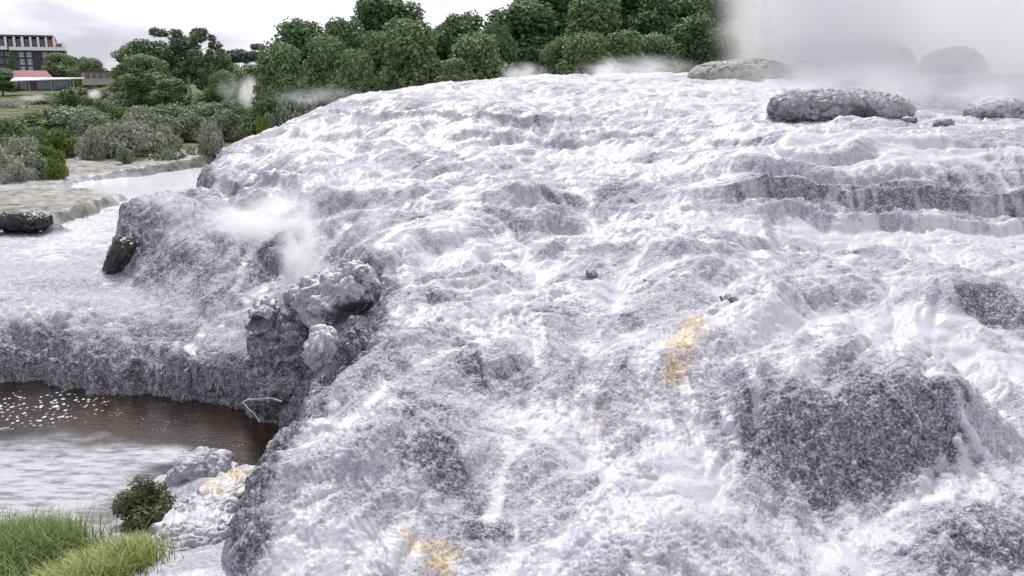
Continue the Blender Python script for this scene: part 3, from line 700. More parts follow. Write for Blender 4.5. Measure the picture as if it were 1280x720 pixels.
def leaf_cloud(rng, lobes, n, size, droop=.0, shell=.45, aspect=1.6, up=.3):
    """lobes: (cx,cy,cz,rx,ry,rz). Leaf-clump quads spread through the outer volume of every lobe."""
    L_ = np.array(lobes); wts = (L_[:, 3]*L_[:, 4]+L_[:, 3]*L_[:, 5]); wts /= wts.sum()
    k = rng.choice(len(L_), n, p=wts)
    d = rng.normal(size=(n, 3)); d /= np.linalg.norm(d, axis=1)[:, None]
    r = shell+(1-shell)*rng.random(n)**.5
    # clumpy: push in by noise in direction space so that gaps appear
    nb = perlin(d[:, 0]*2.2+k*7.3, d[:, 1]*2.2, d[:, 2]*2.2+k, 300)
    nb2 = perlin(d[:, 0]*5+k*3.3, d[:, 1]*5, d[:, 2]*5+k, 301)
    r = r*(1+.26*nb+.16*nb2)
    c = L_[k, :3]+d*L_[k, 3:]*r[:, None]
    nrm_ = d*.8+rng.normal(size=(n, 3))*.55+np.array([0, 0, up]); nrm_ /= np.linalg.norm(nrm_, axis=1)[:, None]
    t1 = np.cross(nrm_, rng.normal(size=(n, 3))); t1 /= np.linalg.norm(t1, axis=1)[:, None]; t2 = np.cross(nrm_, t1)
    s = size*(.55+.9*rng.random(n))[:, None]
    q = np.stack([c-t1*s*aspect*.5, c-t2*s*.5+nrm_*s*.12, c+t1*s*aspect*.5, c+t2*s*.5+nrm_*s*.12], 1).reshape(-1, 3)
    tone = np.repeat(np.clip(.5+.5*nb+.25*rng.normal(size=n), 0, 1), 4)
    return q, np.arange(4*n).reshape(-1, 4), tone
def tubes(paths, sides=7):
    Vs, Fs, b = [], [], 0
    for path in paths:
        P_ = np.array([p[:3] for p in path], float); rad_ = [p[3] for p in path]; m = len(P_)
        T = np.gradient(P_, axis=0); T /= np.linalg.norm(T, axis=1)[:, None]+1e-9
        ref = np.array([1, 0, 0]) if abs(T[0, 0]) < .8 else np.array([0, 1, 0])
        for i in range(m):
            u = np.cross(T[i], ref); u /= np.linalg.norm(u)+1e-9; v = np.cross(T[i], u)
            for s_ in range(sides):
                a_ = s_*2*math.pi/sides; Vs.append(P_[i]+(u*math.cos(a_)+v*math.sin(a_))*rad_[i])
        for i in range(m-1):
            for s_ in range(sides):
                Fs.append((b+i*sides+s_, b+i*sides+(s_+1) % sides, b+(i+1)*sides+(s_+1) % sides, b+(i+1)*sides+s_))
        b += m*sides
    return np.array(Vs), np.array(Fs)
def limb(rng, a, b, r0, r1, n=6, wob=.06):
    a, b = np.array(a, float), np.array(b, float); L_ = np.linalg.norm(b-a); out = []
    for i in range(n):
        t_ = i/(n-1); p_ = a+(b-a)*t_+rng.normal(size=3)*wob*L_*math.sin(math.pi*t_)*.6+np.array([0, 0, .08*L_*math.sin(math.pi*t_)])
        out.append((*p_, r0+(r1-r0)*t_))
    return out
_fol = {}
def plant_meshes(key, seed, H, Wd_, kind, n, leaf, mat, bark, trunk_h=.35):
    """meshes (crown, trunk) of one plant, base at the origin, height H, width Wd_"""
    if key in _fol: return _fol[key]
    rng = np.random.default_rng(seed); lobes = []
    if kind == 'round':            # dense rounded tree built of rounded masses
        for i in range(34):
            t_ = rng.random()**.8; a_ = rng.random()*2*math.pi
            rad_ = Wd_*.5*(1-.62*t_**1.6)*.62*rng.random()**.4
            s = Wd_*(.13+.10*rng.random())*(1-.25*t_)
            lobes.append((math.cos(a_)*rad_, math.sin(a_)*rad_, H*(.14+.76*t_), s, s, s*.82))
        lobes.append((0, 0, H*.5, Wd_*.26, Wd_*.26, H*.36))
    elif kind == 'cone':
        for i in range(26):
            t_ = i/25; a_ = i*2.4
            rad_ = Wd_*.34*(1-t_)**.8; s = Wd_*(.20*(1-t_)+.06)
            lobes.append((math.cos(a_)*rad_, math.sin(a_)*rad_, H*(.12+.85*t_), s, s, s*.9))
    elif kind == 'airy':           # eucalypt: separate leaf clouds on visible limbs
        for i in range(34):
            t_ = .34+.62*rng.random(); a_ = rng.random()*2*math.pi; rad_ = Wd_*.42*rng.random()**.5*(1.2-.6*abs(t_-.7)*2)
            s = Wd_*(.055+.075*rng.random()); lobes.append((math.cos(a_)*rad_, math.sin(a_)*rad_, H*t_, s*.9, s*1.1, s*.95))
    elif kind == 'flat':           # flat-topped crown on a tall stem
        for i in range(34):
            a_ = rng.random()*2*math.pi; rad_ = Wd_*.42*rng.random()**.5; s = Wd_*(.07+.07*rng.random())
            lobes.append((math.cos(a_)*rad_, math.sin(a_)*rad_, H*(.70+.22*rng.random()*(1-rad_/Wd_)), s, s, H*.10))
    elif kind == 'palm':
        for i in range(9):
            a_ = i*.7; lobes.append((math.cos(a_)*Wd_*.25, math.sin(a_)*Wd_*.25, H*.93, Wd_*.2, Wd_*.2, H*.06))
    else:                          # shrub: low rounded heap
        for i in range(15):
            a_ = rng.random()*2*math.pi; rad_ = Wd_*.38*rng.random()**.6; s = Wd_*(.13+.09*rng.random())
            top = H*(1-.75*(rad_/(Wd_*.5))**2)
            lobes.append((math.cos(a_)*rad_, math.sin(a_)*rad_, max(s*.5, (top-s*.7)*rng.random()**.35), s, s, min(s*.85, H*.3)))
    q, F, tone = leaf_cloud(rng, lobes, n, leaf)
    q[:, 2] *= H/np.percentile(q[:, 2], 99.9)
    q[:, :2] *= Wd_/2/np.percentile(np.abs(q[:, 0]), 98.5)
    q[:, 2] = np.maximum(q[:, 2], 0.0+.02*rng.random(len(q)))
    crown = mesh_np(key+'_crown', q, F, mat, False, {'tone': tone})
    paths = []
    th = H*(.92 if kind in ('airy', 'cone', 'palm', 'flat') else .8)
    if kind == 'shrub':
        for i in range(9):
            l = lobes[i]; paths.append(limb(rng, (rng.normal()*.05*Wd_, rng.normal()*.05*Wd_, -.1), l[:3], H*.03, H*.008))
    else:
        paths.append([(x_+rng.normal()*.01*H, y_+rng.normal()*.01*H, t_*th, max(.02, H*.024*(1-.8*t_))) for t_, x_, y_ in [(k/8, 0, 0) for k in range(9)]])
        for l in lobes[:(26 if kind == 'airy' else 12)]:
            z0_ = max(H*.15, l[2]*.62); paths.append(limb(rng, (0, 0, z0_), l[:3], H*.009, H*.003))
    Vt, Ft = tubes(paths)
    trunk = mesh_np(key+'_trunk', Vt, Ft, bark, True)
    _fol[key] = (crown, trunk)
    return _fol[key]
def plant(name, label, cat, key, x, y, z, h, w, rz=0., group=None):
    """a copy of kind `key`, meshes of unit kind scaled to height h and width w"""
    crown, trunk, H0, W0 = KIND[key]
    e_ = empty(name, (x, y, z), label, cat, group, rz=rz)
    e_.scale = (w/W0, w/W0, h/H0)
    link('crown' if cat == 'tree' else 'foliage', crown, e_)
    link('trunk' if cat == 'tree' else 'stems', trunk, e_)
    return e_
KIND = {}
def kind(key, seed, H, W_, shape, n, leaf, mat, bark):
    c, t_ = plant_meshes(key, seed, H, W_, shape, n, leaf, M[mat], M[bark]); KIND[key] = (c, t_, H, W_)
kind('round_a', 1, 11, 8, 'round', 24000, .19, 'pine', 'bark'); kind('round_b', 2, 10, 8, 'round', 24000, .18, 'olive', 'bark')
kind('round_c', 3, 13, 9, 'round', 28000, .20, 'pine', 'bark'); kind('round_d', 4, 8, 8, 'round', 22000, .17, 'olive', 'bark')
kind('cone_a', 5, 11, 6, 'cone', 12000, .25, 'pine', 'bark'); kind('airy_a', 6, 12, 9, 'airy', 9000, .26, 'euc', 'palebark')
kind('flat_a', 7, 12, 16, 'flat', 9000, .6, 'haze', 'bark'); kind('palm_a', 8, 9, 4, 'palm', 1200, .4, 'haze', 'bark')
kind('shrub_g', 11, 1.6, 2.6, 'shrub', 6000, .075, 'manuka', 'bark'); kind('shrub_w', 12, 1.4, 2.6, 'shrub', 5200, .075, 'grey', 'palebark')
kind('shrub_b', 13, 1.6, 2.4, 'shrub', 5500, .08, 'bright', 'bark'); kind('shrub_o', 14, 1.8, 2.8, 'shrub', 6000, .085, 'olive', 'bark')
# px centre, top py, base py, distance, px width, kind, label, name/cat
def place(px, top, base, Y, wpx, key, label, name='tree', cat='tree', rz=None, group=None, sink=.0):
    b_ = at(px, base, Y); t_ = at(px, top, Y); w = wpx*1.12/FPX*Y
    g_ = hz(b_[0], Y) if Y > 20 else b_[2]
    zb = min(b_[2], g_) if Y > 55 else g_
    plant(name, label, cat, key, b_[0], Y, zb-.05, t_[2]-zb, w, rz if rz is not None else (px*.7) % 6.28, group)
T = [  # big clump behind the terrace, left to right
 (352,52,128,66,62,'round_b','leftmost tree of the dark clump, pale olive lower crown'),
 (385,26,118,76,82,'round_a','dark dome shaped tree rising behind the leftmost olive tree'),
 (408,44,112,68,58,'round_d','grey green tree with a loose top between the two domes'),
 (438,24,108,72,62,'round_a','narrow dark tree left of the tallest one'),
 (444,60,107,64,46,'round_d','small round olive tree at the terrace crest under the narrow dark tree'),
 (492,-8,106,78,88,'round_c','tallest pointed tree of the clump, its tip cut off by the top of the picture'),
 (478,40,104,70,60,'round_b','mid green tree in front of the tallest pointed tree'),
 (514,24,105,66,82,'round_b','big round tree standing alone in front of the tallest one'),
 (577,16,100,78,62,'round_a','dark round tree in the gap right of the big round one'),
 (560,24,98,80,44,'round_c','thin dark tree half hidden by its round neighbour'),
 (600,42,100,64,70,'round_d','low spreading pale olive tree on the crest'),
 (572,72,100,62,40,'round_d','little olive bush tree at the foot of the dark round one'),
 (648,2,98,76,92,'round_c','wide dark tree right of the sky gap'),
 (625,30,99,69,40,'round_a','slim dark tree at the right edge of the sky gap'),
 (690,-20,96,82,92,'round_c','very tall dark tree above the middle of the terrace'),
 (700,46,96,66,52,'round_b','green rounded tree in front of the dark gap with bare branches'),
 (742,-8,96,74,80,'round_b','broad green tree with a light crown above the crest steam'),
 (735,40,95,64,60,'round_d','low green tree with bright crown tips behind the crest steam'),
 (788,-24,96,80,96,'round_c','tall dark tree left of the pale leaning trunk'),
 (778,38,94,67,58,'round_b','mid sized tree over the whitest crest steam'),
 (832,-20,96,76,86,'round_a','tall tree with a visible pale trunk'),
 (822,42,90,69,62,'round_d','dull olive tree below the pale trunk'),
 (876,-26,92,78,84,'round_c','dark tree next to the falling geyser spray'),
 (862,20,84,70,56,'round_a','shaded tree just left of the spray'),
 (912,-18,86,74,70,'round_a','rightmost tree, half behind the geyser spray'),
 (900,36,80,68,52,'round_b','lower tree at the top of the beige mound'),
 # left group
 (172,54,112,130,52,'round_b','dense dark green tree right of the low beige building'),
 (196,50,118,120,60,'round_a','bushy green tree in the middle of the left group'),
 (186,68,122,105,50,'round_d','lower green tree at the front of the left group'),
 (236,34,115,118,66,'airy_a','tall loose eucalypt with a pale bare trunk'),
 (222,52,112,128,26,'cone_a','slim dark conifer left of the eucalypt'),
 (262,60,116,112,40,'airy_a','shorter thin crowned eucalypt right of the tall one'),
 (278,66,112,130,40,'round_d','greyish round tree left of the flat topped pine'),
 (300,62,100,230,62,'flat_a','hazy flat topped pine on the far skyline'),
 (318,80,110,200,40,'round_d','bluish hazy tree low on the skyline under the flat topped pine'),
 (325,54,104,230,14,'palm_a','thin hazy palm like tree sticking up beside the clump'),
 (280,88,118,98,32,'round_d','small green tree with a dark base by the white steam'),
 (215,98,124,98,40,'round_b','clipped looking yellow green bush tree in front of the left group'),
 (78,66,104,200,34,'round_d','pale green tree growing in front of the hotel'),
 (112,72,100,190,32,'round_d','bright tree right of the hotel'),
 (94,70,100,210,28,'airy_a','thin tree between the hotel and the bright tree'),
 (20,66,112,185,20,'cone_a','dark conifer against the hotel windows'),
 (4,86,118,150,34,'round_a','dark tree at the left end of the red roof'),
]
for px, tp, bs, Y, wpx, key, lab in T: place(px, tp, bs, Y, wpx, key, lab, 'tree', 'tree')
S = [ # shrubs: px, top, base, Y, width px, kind, label
 (10,118,150,110,60,'shrub_w','pale grey brush patch under the canopy at the left edge'),
 (60,108,138,120,50,'shrub_o','dark green shrub just below the long canopy'),
 (98,100,135,112,52,'shrub_o','deep green shrub under the right end of the canopy'),
 (132,103,135,112,44,'shrub_g','grey green shrub below the beige building'),
 (158,106,136,105,44,'shrub_g','loose sage coloured shrub left of the clipped bush'),
 (128,118,142,92,36,'shrub_o','green shrub right of the small steam puff'),
 (150,128,148,84,34,'shrub_b','bright yellow green shrub in the middle of the scrub'),
 (250,112,128,98,60,'shrub_o','long low dark hedge like shrub under the eucalypt'),
 (292,118,140,86,52,'shrub_g','pale shrub in front of the white steam column'),
 (255,122,142,84,60,'shrub_g','sage shrub in the middle distance below the dark hedge'),
 (215,122,148,80,56,'shrub_g','rounded sage shrub below the clipped bush'),
 (180,126,146,82,50,'shrub_w','greyish shrub next to the bright one'),
 (85,122,160,76,84,'shrub_g','largest round grey green shrub of the scrub'),
 (60,128,155,78,44,'shrub_o','olive shrub behind the largest round one'),
 (115,132,160,72,50,'shrub_g','round shrub on the right side of the largest one'),
 (40,135,160,74,44,'shrub_b','brownish green shrub left of the largest round one'),
 (170,142,176,60,62,'shrub_w','spiky grey leafless looking shrub at the edge of the bare flat'),
 (140,146,177,60,48,'shrub_w','pale grey shrub touching the spiky one'),
 (120,148,178,59,40,'shrub_w','dull grey shrub with a brown gap beside it'),
 (200,138,158,68,54,'shrub_g','mid sage shrub behind the spiky grey shrub'),
 (240,134,156,70,54,'shrub_g','sage shrub above the bare yellowish flat'),
 (285,132,150,70,50,'shrub_g','last pale shrub before the terrace slope'),
 (262,146,160,62,30,'shrub_w','small grey shrub at the edge of the yellowish flat'),
 (320,128,146,66,40,'shrub_o','green shrub at the foot of the leftmost clump tree'),
 (352,122,142,62,44,'shrub_g','misty shrub on the terrace edge below the clump'),
 (385,116,132,60,44,'shrub_g','grey green shrub in thin steam on the upper terrace edge'),
 (75,155,178,60,40,'shrub_b','fresh green shrub left of the dull grey one'),
 (50,150,180,60,44,'shrub_o','dark shrub above the greyish thicket'),
 (12,138,175,62,56,'shrub_o','deep green shrub at the left edge'),
 (30,158,200,54,60,'shrub_w','tangled grey thicket at the left edge'),
 (-5,168,212,50,60,'shrub_w','grey twiggy shrub cut by the left edge'),
 (62,172,205,52,36,'shrub_b','yellow green shrub at the brow of the bank'),
 (45,185,213,50,40,'shrub_g','low sage shrub below the tangled thicket'),
 (70,192,214,49,26,'shrub_b','small bright green plant hanging over the bank'),
 (22,195,216,48,38,'shrub_w','low grey shrub at the lip of the bank'),
 (153,178,189,56,18,'shrub_g','single little round shrub on the bare flat'),
 (205,150,166,62,34,'shrub_w','low grey shrub right of the spiky one'),
 (330,140,150,60,26,'shrub_b','small yellow green shrub on the sloping edge'),
]
for px, tp, bs, Y, wpx, key, lab in S: place(px, tp+(bs-tp)*.24, bs, Y, wpx*.9, key, lab, 'shrub', 'shrub')
# undergrowth filling the land between the shrubs
rngu = np.random.default_rng(8); n = 70000
ux = rngu.uniform(-48, -9, n*2); uy = rngu.uniform(57, 125, n*2)
m_ = (perlin(ux*.16, uy*.16, ux*0, 400)+.5*perlin(ux*.6, uy*.6, ux*0, 401) > -.12+.5*(uy < 66)) & (ux < -6-.12*(uy-57)) & (ux > -uy*.62-2)
ux, uy = ux[m_][:n], uy[m_][:n]; uz = ground_base(ux.astype(np.float32), uy.astype(np.float32))
hgt = (.25+.5*np.clip(perlin(ux*.5, uy*.5, ux*0, 402)+.4, 0, 1))*rngu.random(len(ux))
c = np.stack([ux, uy, uz+hgt], -1); nn_ = rngu.normal(size=c.shape); nn_ /= np.linalg.norm(nn_, axis=1)[:, None]
t1 = np.cross(nn_, rngu.normal(size=c.shape)); t1 /= np.linalg.norm(t1, axis=1)[:, None]; t2 = np.cross(nn_, t1); s = (.10+.12*rngu.random(len(ux)))[:, None]
q = np.stack([c-t1*s, c-t2*s*.6, c+t1*s, c+t2*s*.6], 1).reshape(-1, 3)
link('undergrowth', mesh_np('undergrowth', q, np.arange(len(q)).reshape(-1, 4), M['manuka'], False, {'tone': np.repeat(rngu.random(len(ux)), 4)}),
     label='mixed low grey green scrub between the shrubs', cat='undergrowth', kind='stuff')
# ---- near bank: grass tussock, dark shrub
def blades(name, label, cen, n, spread, h, seed, col_a, col_b, lean=.5, w=.006, zf=None):
    rng = np.random.default_rng(seed)
    bx = cen[0]+rng.normal(size=n)*spread[0]; by = cen[1]+rng.normal(size=n)*spread[1]
    bz = samp(Z, bx, by) if zf is None else np.full(n, zf)
    ang_ = rng.random(n)*2*math.pi; ln = h*(.45+.75*rng.random(n)); le = lean*(.3+rng.random(n))
    dx, dy = np.cos(ang_), np.sin(ang_)+0; seg = 4; V_ = np.zeros((n, (seg+1)*2, 3))
    for k in range(seg+1):
        t_ = k/seg; ou = ln*le*t_**1.8; up_ = ln*(t_-.35*le*t_**2.2)
        cx, cy, cz = bx+dx*ou, by+dy*ou, bz+up_
        ww = w*(1-t_)**.7+.0008
        V_[:, 2*k] = np.stack([cx-dy*ww, cy+dx*ww, cz], -1); V_[:, 2*k+1] = np.stack([cx+dy*ww, cy-dx*ww, cz], -1)
    F_ = np.array([[2*k, 2*k+1, 2*k+3, 2*k+2] for k in range(seg)])
    F_ = (F_[None]+np.arange(n)[:, None, None]*(seg+1)*2).reshape(-1, 4)
    N = NT(name); tn = N.attr('tone')
    c_ = N.ramp(tn, [(0, col_a), (.55, col_b), (.85, tuple(min(1, x*1.3) for x in col_b)), (1, (.42, .37, .20))])
    N.pbsdf(c_, .5, spec=.25)
    return link(name, mesh_np(name, V_.reshape(-1, 3), F_, N.m, True, {'tone': np.repeat(rng.random(n), (seg+1)*2)}), label=label, cat='grass', kind='stuff')
g1_ = hit(50, 702, 8, 16); g2_ = hit(140, 716, 8, 16); g0_ = hit(20, 715, 8, 16)
blades('grass', 'tall bright green grass tussock at the water edge in the near left corner', (g1_[0]-.25, g1_[1]-.1), 9000, (.42, .35), .62, 1, (.05, .085, .02), (.20, .27, .075), .75)
blades('grass', 'shorter yellow green grass spreading beside the pale slab', (g2_[0]-.1, g2_[1]-.25), 7500, (.30, .42), .38, 2, (.07, .10, .02), (.27, .31, .09), .8)
blades('grass', 'dark green grass at the very corner of the near bank', (g0_[0]-.5, g0_[1]-.6), 8000, (.6, .5), .5, 4, (.04, .075, .02), (.17, .24, .07), .8)
kind('shrub_p', 15, .8, 1.1, 'shrub', 6500, .034, 'purple', 'bark')
p = hit(188, 655, 8, 16)
plant('shrub', 'dark brown green shrub on the near bank between the water and the pale slab', 'shrub', 'shrub_p', p[0], p[1]+.05, p[2]-.03, .78, 1.15)
rngs = np.random.default_rng(12)
paths = []
for i in range(16):
    a_ = hit(int(190+rngs.normal()*18), 655, 8, 16); paths.append(limb(rngs, (a_[0], a_[1], a_[2]), (a_[0]+rngs.normal()*.3, a_[1]+rngs.normal()*.1, a_[2]+.45+.45*rngs.random()), .006, .002, wob=.03))
Vt, Ft = tubes(paths, 5); 
tw = link('dry_stalks', mesh_np('dry_stalks', Vt, Ft, M['bark'], True), label='thin bare stalks poking out of the dark shrub on the near bank', cat='twigs')
# pale dead stalks in the grass and the bleached twig by the pool
for i, (pa, pb, Yd, lab) in enumerate([((120, 710), (142, 652), 11.3, 'long straw coloured dead stalk leaning in the green grass'), ((95, 700), (84, 672), 11.5, 'short dry stalk crossing the grass tussock')]):
    a_, b_ = at(*pa, Yd), at(*pb, Yd+.3); Vt, Ft = tubes([limb(rngs, a_, b_, .007, .004, wob=.03)], 5)
    link('dead_stalk', mesh_np('dead_stalk', Vt, Ft, simple('straw%d' % i, (.45, .40, .30)), True), label=lab, cat='stalk')
a_, b_, c__ = at(303, 503, 17.0), at(352, 502, 16.6), at(325, 528, 16.8)
Vt, Ft = tubes([limb(rngs, a_, b_, .018, .012, wob=.04), limb(rngs, a_, c__, .016, .008, wob=.05)], 6)
link('twig', mesh_np('twig', Vt, Ft, simple('bleached', (.6, .58, .56)), True), label='bleached forked twig caught above the pool below the buttress', cat='twig')
# ---------------------------------------------------------------- steam: real scattering volumes
def steam_mat(name, dens, nscale, lo, hi, falloff=(1., .25), color=(1, 1, 1), aniso=.25, stretch=(1, 1, 1), build=None, detail=4):
    N = NT(name); tc_ = N.n('ShaderNodeTexCoord'); ob = tc_.outputs['Object']
    ln = N.n('ShaderNodeVectorMath', _operation='LENGTH', i0=ob).outputs['Value']
    mp_ = N.n('ShaderNodeMapping'); N.set(mp_, 0, ob); mp_.inputs['Scale'].default_value = stretch
    nz_ = N.noise(nscale, detail, .6, mp_.outputs[0], .6)
    f = N.mapr(N.math('ADD', ln, N.math('MULTIPLY', N.math('SUBTRACT', nz_, .5), .5)), falloff[0]-.2, falloff[1])
    dn = N.math('MULTIPLY', N.math('MULTIPLY', f, N.mapr(nz_, lo, hi)), dens)
    if build: dn = build(N, ob, nz_, dens)
    v = N.n('ShaderNodeVolumePrincipled', Density=dn, Anisotropy=aniso); v.inputs['Color'].default_value = (*color, 1)
    N.t.links.new(v.outputs[0], N.out.inputs['Volume']); return N.m
def steam(name, label, cen, size, mat, rz=0., tilt=0.):
    V, F = ico(3)
    me = mesh_np(name, V, F, mat, True)
    o = link(name, me, label=label, cat='steam', kind='stuff', loc=tuple(cen)); o.scale = size; o.rotation_euler = (0, tilt, rz); return o
def geyser_build(N, ob, nz_, dens):
    s = N.n('ShaderNodeSeparateXYZ', i0=ob); X_, Y_, Z_ = s.outputs
    wob = N.math('MULTIPLY', N.math('SUBTRACT', nz_, .5), 2.2)
    # object space in metres, origin at the vent
    xl = N.mapr(N.math('ADD', X_, N.math('MULTIPLY', wob, 1.1)), -3.0, 1.8)                         # sharp left edge of the column
    core = N.math('MULTIPLY', xl, N.mapr(N.math('ADD', X_, wob), 9., 3.5)); 
    plume = N.math('MULTIPLY', xl, N.mapr(N.math('ADD', Z_, wob), -4., 2.))
    y_in = N.math('MULTIPLY', N.mapr(Y_, -9.5, -5.), N.mapr(Y_, 9., 5.))
    a = N.math('ADD', N.math('MULTIPLY', core, .34), N.math('MULTIPLY', N.math('MULTIPLY', plume, N.mapr(nz_, .2, .6, .5, 1.)), .18))
    return N.math('MULTIPLY', N.math('MULTIPLY', a, y_in), dens)
v0 = at(960, 92, 61)
def box_me(name, x0, x1, y0, y1, z0, z1, mat):
    V = np.array([(x, y, z) for z in (z0, z1) for y in (y0, y1) for x in (x0, x1)]); F = np.array([(0, 2, 3, 1), (4, 5, 7, 6), (0, 1, 5, 4), (2, 6, 7, 3), (0, 4, 6, 2), (1, 3, 7, 5)])
    return mesh_np(name, V, F, mat, False)
gm = steam_mat('geyser_steam_mat', 1.1, .22, 0, 1, build=geyser_build, aniso=.15)
link('geyser_steam', box_me('geyser_steam', -3, 44, -10, 9.5, -2.5, 24, gm), label='huge white cloud of geyser steam filling the upper right sky', cat='steam', kind='stuff', loc=(v0[0], 61, v0[2]))
# thin mist lying over the upper terrace
def mist_build(N, ob, nz_, dens):
    s = N.n('ShaderNodeSeparateXYZ', i0=ob); X_, Y_, Z_ = s.outputs
    d_ = N.math('MULTIPLY', N.mapr(N.math('ADD', Z_, N.math('MULTIPLY', nz_, 2.)), 3.0, .8), N.mapr(X_, -1, 14))
    d_ = N.math('MULTIPLY', d_, N.mapr(Y_, -9., 3.))
    return N.math('MULTIPLY', N.math('MULTIPLY', d_, N.mapr(nz_, .38, .62)), dens)
link('terrace_mist', box_me('terrace_mist', -2, 28, -10, 12, -1.6, 2.6, steam_mat('mist', .30, .35, 0, 1, build=mist_build, stretch=(1, 1, 1.6))),
     label='thin mist drifting low over the upper right terrace and its rocks', cat='steam', kind='stuff', loc=(9.5, 44, -.6))
st1 = steam_mat('wisp', 1.0, 1.6, .36, .70, (1.05, .1), stretch=(1, 1, 1), aniso=.2)
def wisp(name, label, px, py, Y, sx, sy, sz_, dens, ns=1.6, tilt=0., lo=.36, hi=.70, m=None):
    c = at(px, py, Y); return steam(name, label, c, (sx, sy, sz_), m or steam_mat('wisp_%d_%d' % (px, py), dens*2.2, ns, lo, hi, (1.05, .1), aniso=.2), 0, tilt)
wisp('steam_wisp', 'white steam drifting left across the grey cliff beside the ledge', 330, 272, 21.3, 2.1, 1.1, .85, 2.6, 1.5, -.06)
wisp('steam_wisp', 'pale steam rising from the hollow under the small cliff', 380, 318, 20.0, .85, .9, 1.5, 2.6, 1.4, .05)
wisp('steam_wisp', 'faint steam over the grey slope above the rising wisp', 400, 240, 26, 2.2, 1.4, 1.3, .30, 1.2)
wisp('steam_wisp', 'bright low steam along the crest below the middle trees', 800, 88, 54, 5.2, 1.6, 1.35, .75, 1.7)
wisp('steam_wisp', 'small bright steam puff on the crest left of the dark gap', 655, 92, 54, 2.0, 1.4, 1.0, .9, 1.4)
wisp('steam_wisp', 'small steam puff on the crest right of the dark gap', 758, 90, 54, 1.3, 1.3, 1.1, 1.0, 1.4)
wisp('steam_wisp', 'bluish steam veil at the left crest in front of the leftmost trees', 395, 120, 52, 4.2, 1.8, .9, .22, 2.2)
wisp('steam_wisp', 'grey steam beside the big white sheet below the rising slope', 620, 270, 24, 2.2, 1.2, 1.1, .22, 1.3)
wisp('steam_column', 'white steam column standing left of the dark tree clump', 312, 116, 80, 1.5, .9, 2.2, 1.6, 2.0, 0, .34, .6)
wisp('steam_wisp', 'thin purple grey steam beside the white column', 288, 110, 84, 2.2, 1.5, 1.9, .22, 1.3)
wisp('steam_wisp', 'little white steam puff among the shrubs near the buildings', 118, 118, 100, 1.2, .8, .9, 1.6, 2.2, 0, .34, .6)
wisp('steam_wisp', 'low ragged steam in front of the canopy building', 45, 122, 112, 3.6, 1.5, .8, .55, 1.6)
wisp('steam_wisp', 'soft spray mist over the right hand falls', 1215, 460, 13.3, .7, .5, .9, .55, 1.3)
wisp('steam_wisp', 'mist hanging over the domed rock at the right edge', 1235, 118, 34, 2.6, 1.2, .9, .35, 1.4)
# geyser jet droplets thrown out on the left of the column
rngj = np.random.default_rng(77); n = 5200
hx = rngj.random(n)**1.2; xx = v0[0]-.3-2.9*rngj.exponential(.36, n)*(.35+.65*hx); zz_ = v0[2]+(-.5+9.5*hx)*1.; yy = 60+rngj.normal(size=n)*.9
m_ = xx > v0[0]-3.6; xx, yy, zz_ = xx[m_], yy[m_], zz_[m_]; n = len(xx)
s = .012+.03*rngj.random(n)**3; T4 = np.array([(1, 1, 1.6), (-1, -1, 1.6), (-1, 1, -1.6), (1, -1, -1.6)])/1.7
V = np.stack([xx, yy, zz_], -1)[:, None]+T4[None]*s[:, None, None]
F = (np.array([[0, 1, 2], [0, 3, 1], [0, 2, 3], [1, 3, 2]])[None]+4*np.arange(n)[:, None, None]).reshape(-1, 3)
link('geyser_spray', mesh_np('geyser_spray', V.reshape(-1, 3), F, simple('droplets', (.8, .8, .84), .2, 0), True), label='falling water droplets thrown out on the left side of the geyser column', cat='spray', kind='stuff')

# ---------------------------------------------------------------- buildings at the far left
def boxes(name, bs, mat, parent=None, **kw):
    V, F = [], []
    for (x0, x1, y0, y1, z0, z1) in bs:
        b = len(V); V += [(x, y, z) for z in (z0, z1) for y in (y0, y1) for x in (x0, x1)]
        F += [(b+i, b+j, b+k, b+l) for i, j, k, l in [(0, 2, 3, 1), (4, 5, 7, 6), (0, 1, 5, 4), (2, 6, 7, 3), (0, 4, 6, 2), (1, 3, 7, 5)]]
    return link(name, mesh_np(name, np.array(V, float), np.array(F), mat, False), parent, **kw)
M['white'] = simple('white_paint', (.74, .70, .72), .6, .06); M['navy'] = simple('navy_cladding', (.035, .038, .075), .5, .2, .5)
M['glassd'] = simple('window_glass', (.06, .075, .11), .08, .3, .2, .6); M['teal'] = simple('pale_glass', (.20, .26, .32), .15, .3, .3)
M['red'] = simple('red_roof', (.25, .07, .078), .7, .12, .8); M['beige'] = simple('beige_wall', (.36, .34, .32), .8, .08, .4); M['darkroof'] = simple('dark_roof', (.07, .07, .08), .7, .2)
M['pink'] = simple('pinkish_panel', (.34, .19, .21), .7, .1); M['maroon'] = simple('maroon', (.10, .035, .05), .7, .1)
class Site:
    """a building whose front faces the camera: pixel columns and rows turned into its own metres"""
    def __init__(s, name, pxc, Y, base, phi, label, cat):
        s.phi, s.Y, s.px = phi, Y, pxc; c = at(pxc, base, Y); s.cx, s.z0 = float(c[0]), float(c[2])
        s.e = empty(name, tuple(c), label, cat, rz=phi)
    def x(s, px):
        k = at(px, 80, 1.)[0]; return float((k*s.Y-s.cx)/(math.cos(s.phi)-k*math.sin(s.phi)))
    def z(s, py): return float(at(s.px, py, s.Y)[2])-s.z0
    def b(s, nm, lst, mat, par=None): return boxes(nm, [(s.x(a), s.x(b), y0_, y1_, s.z(d), s.z(c)) for a, b, c, d, y0_, y1_ in lst], mat, par or s.e)
hot = Site('hotel', 23, 240., 104, R(24), 'five storey hotel with white framed top floor over dark blue floors', 'building')
hb = hot.b
hb('wall', [(-38, 83, 62.5, 104, 0, 16)], M['navy'])
hb('top_storey', [(-38, 71, 46.2, 62.3, .6, 15)], M['maroon'])
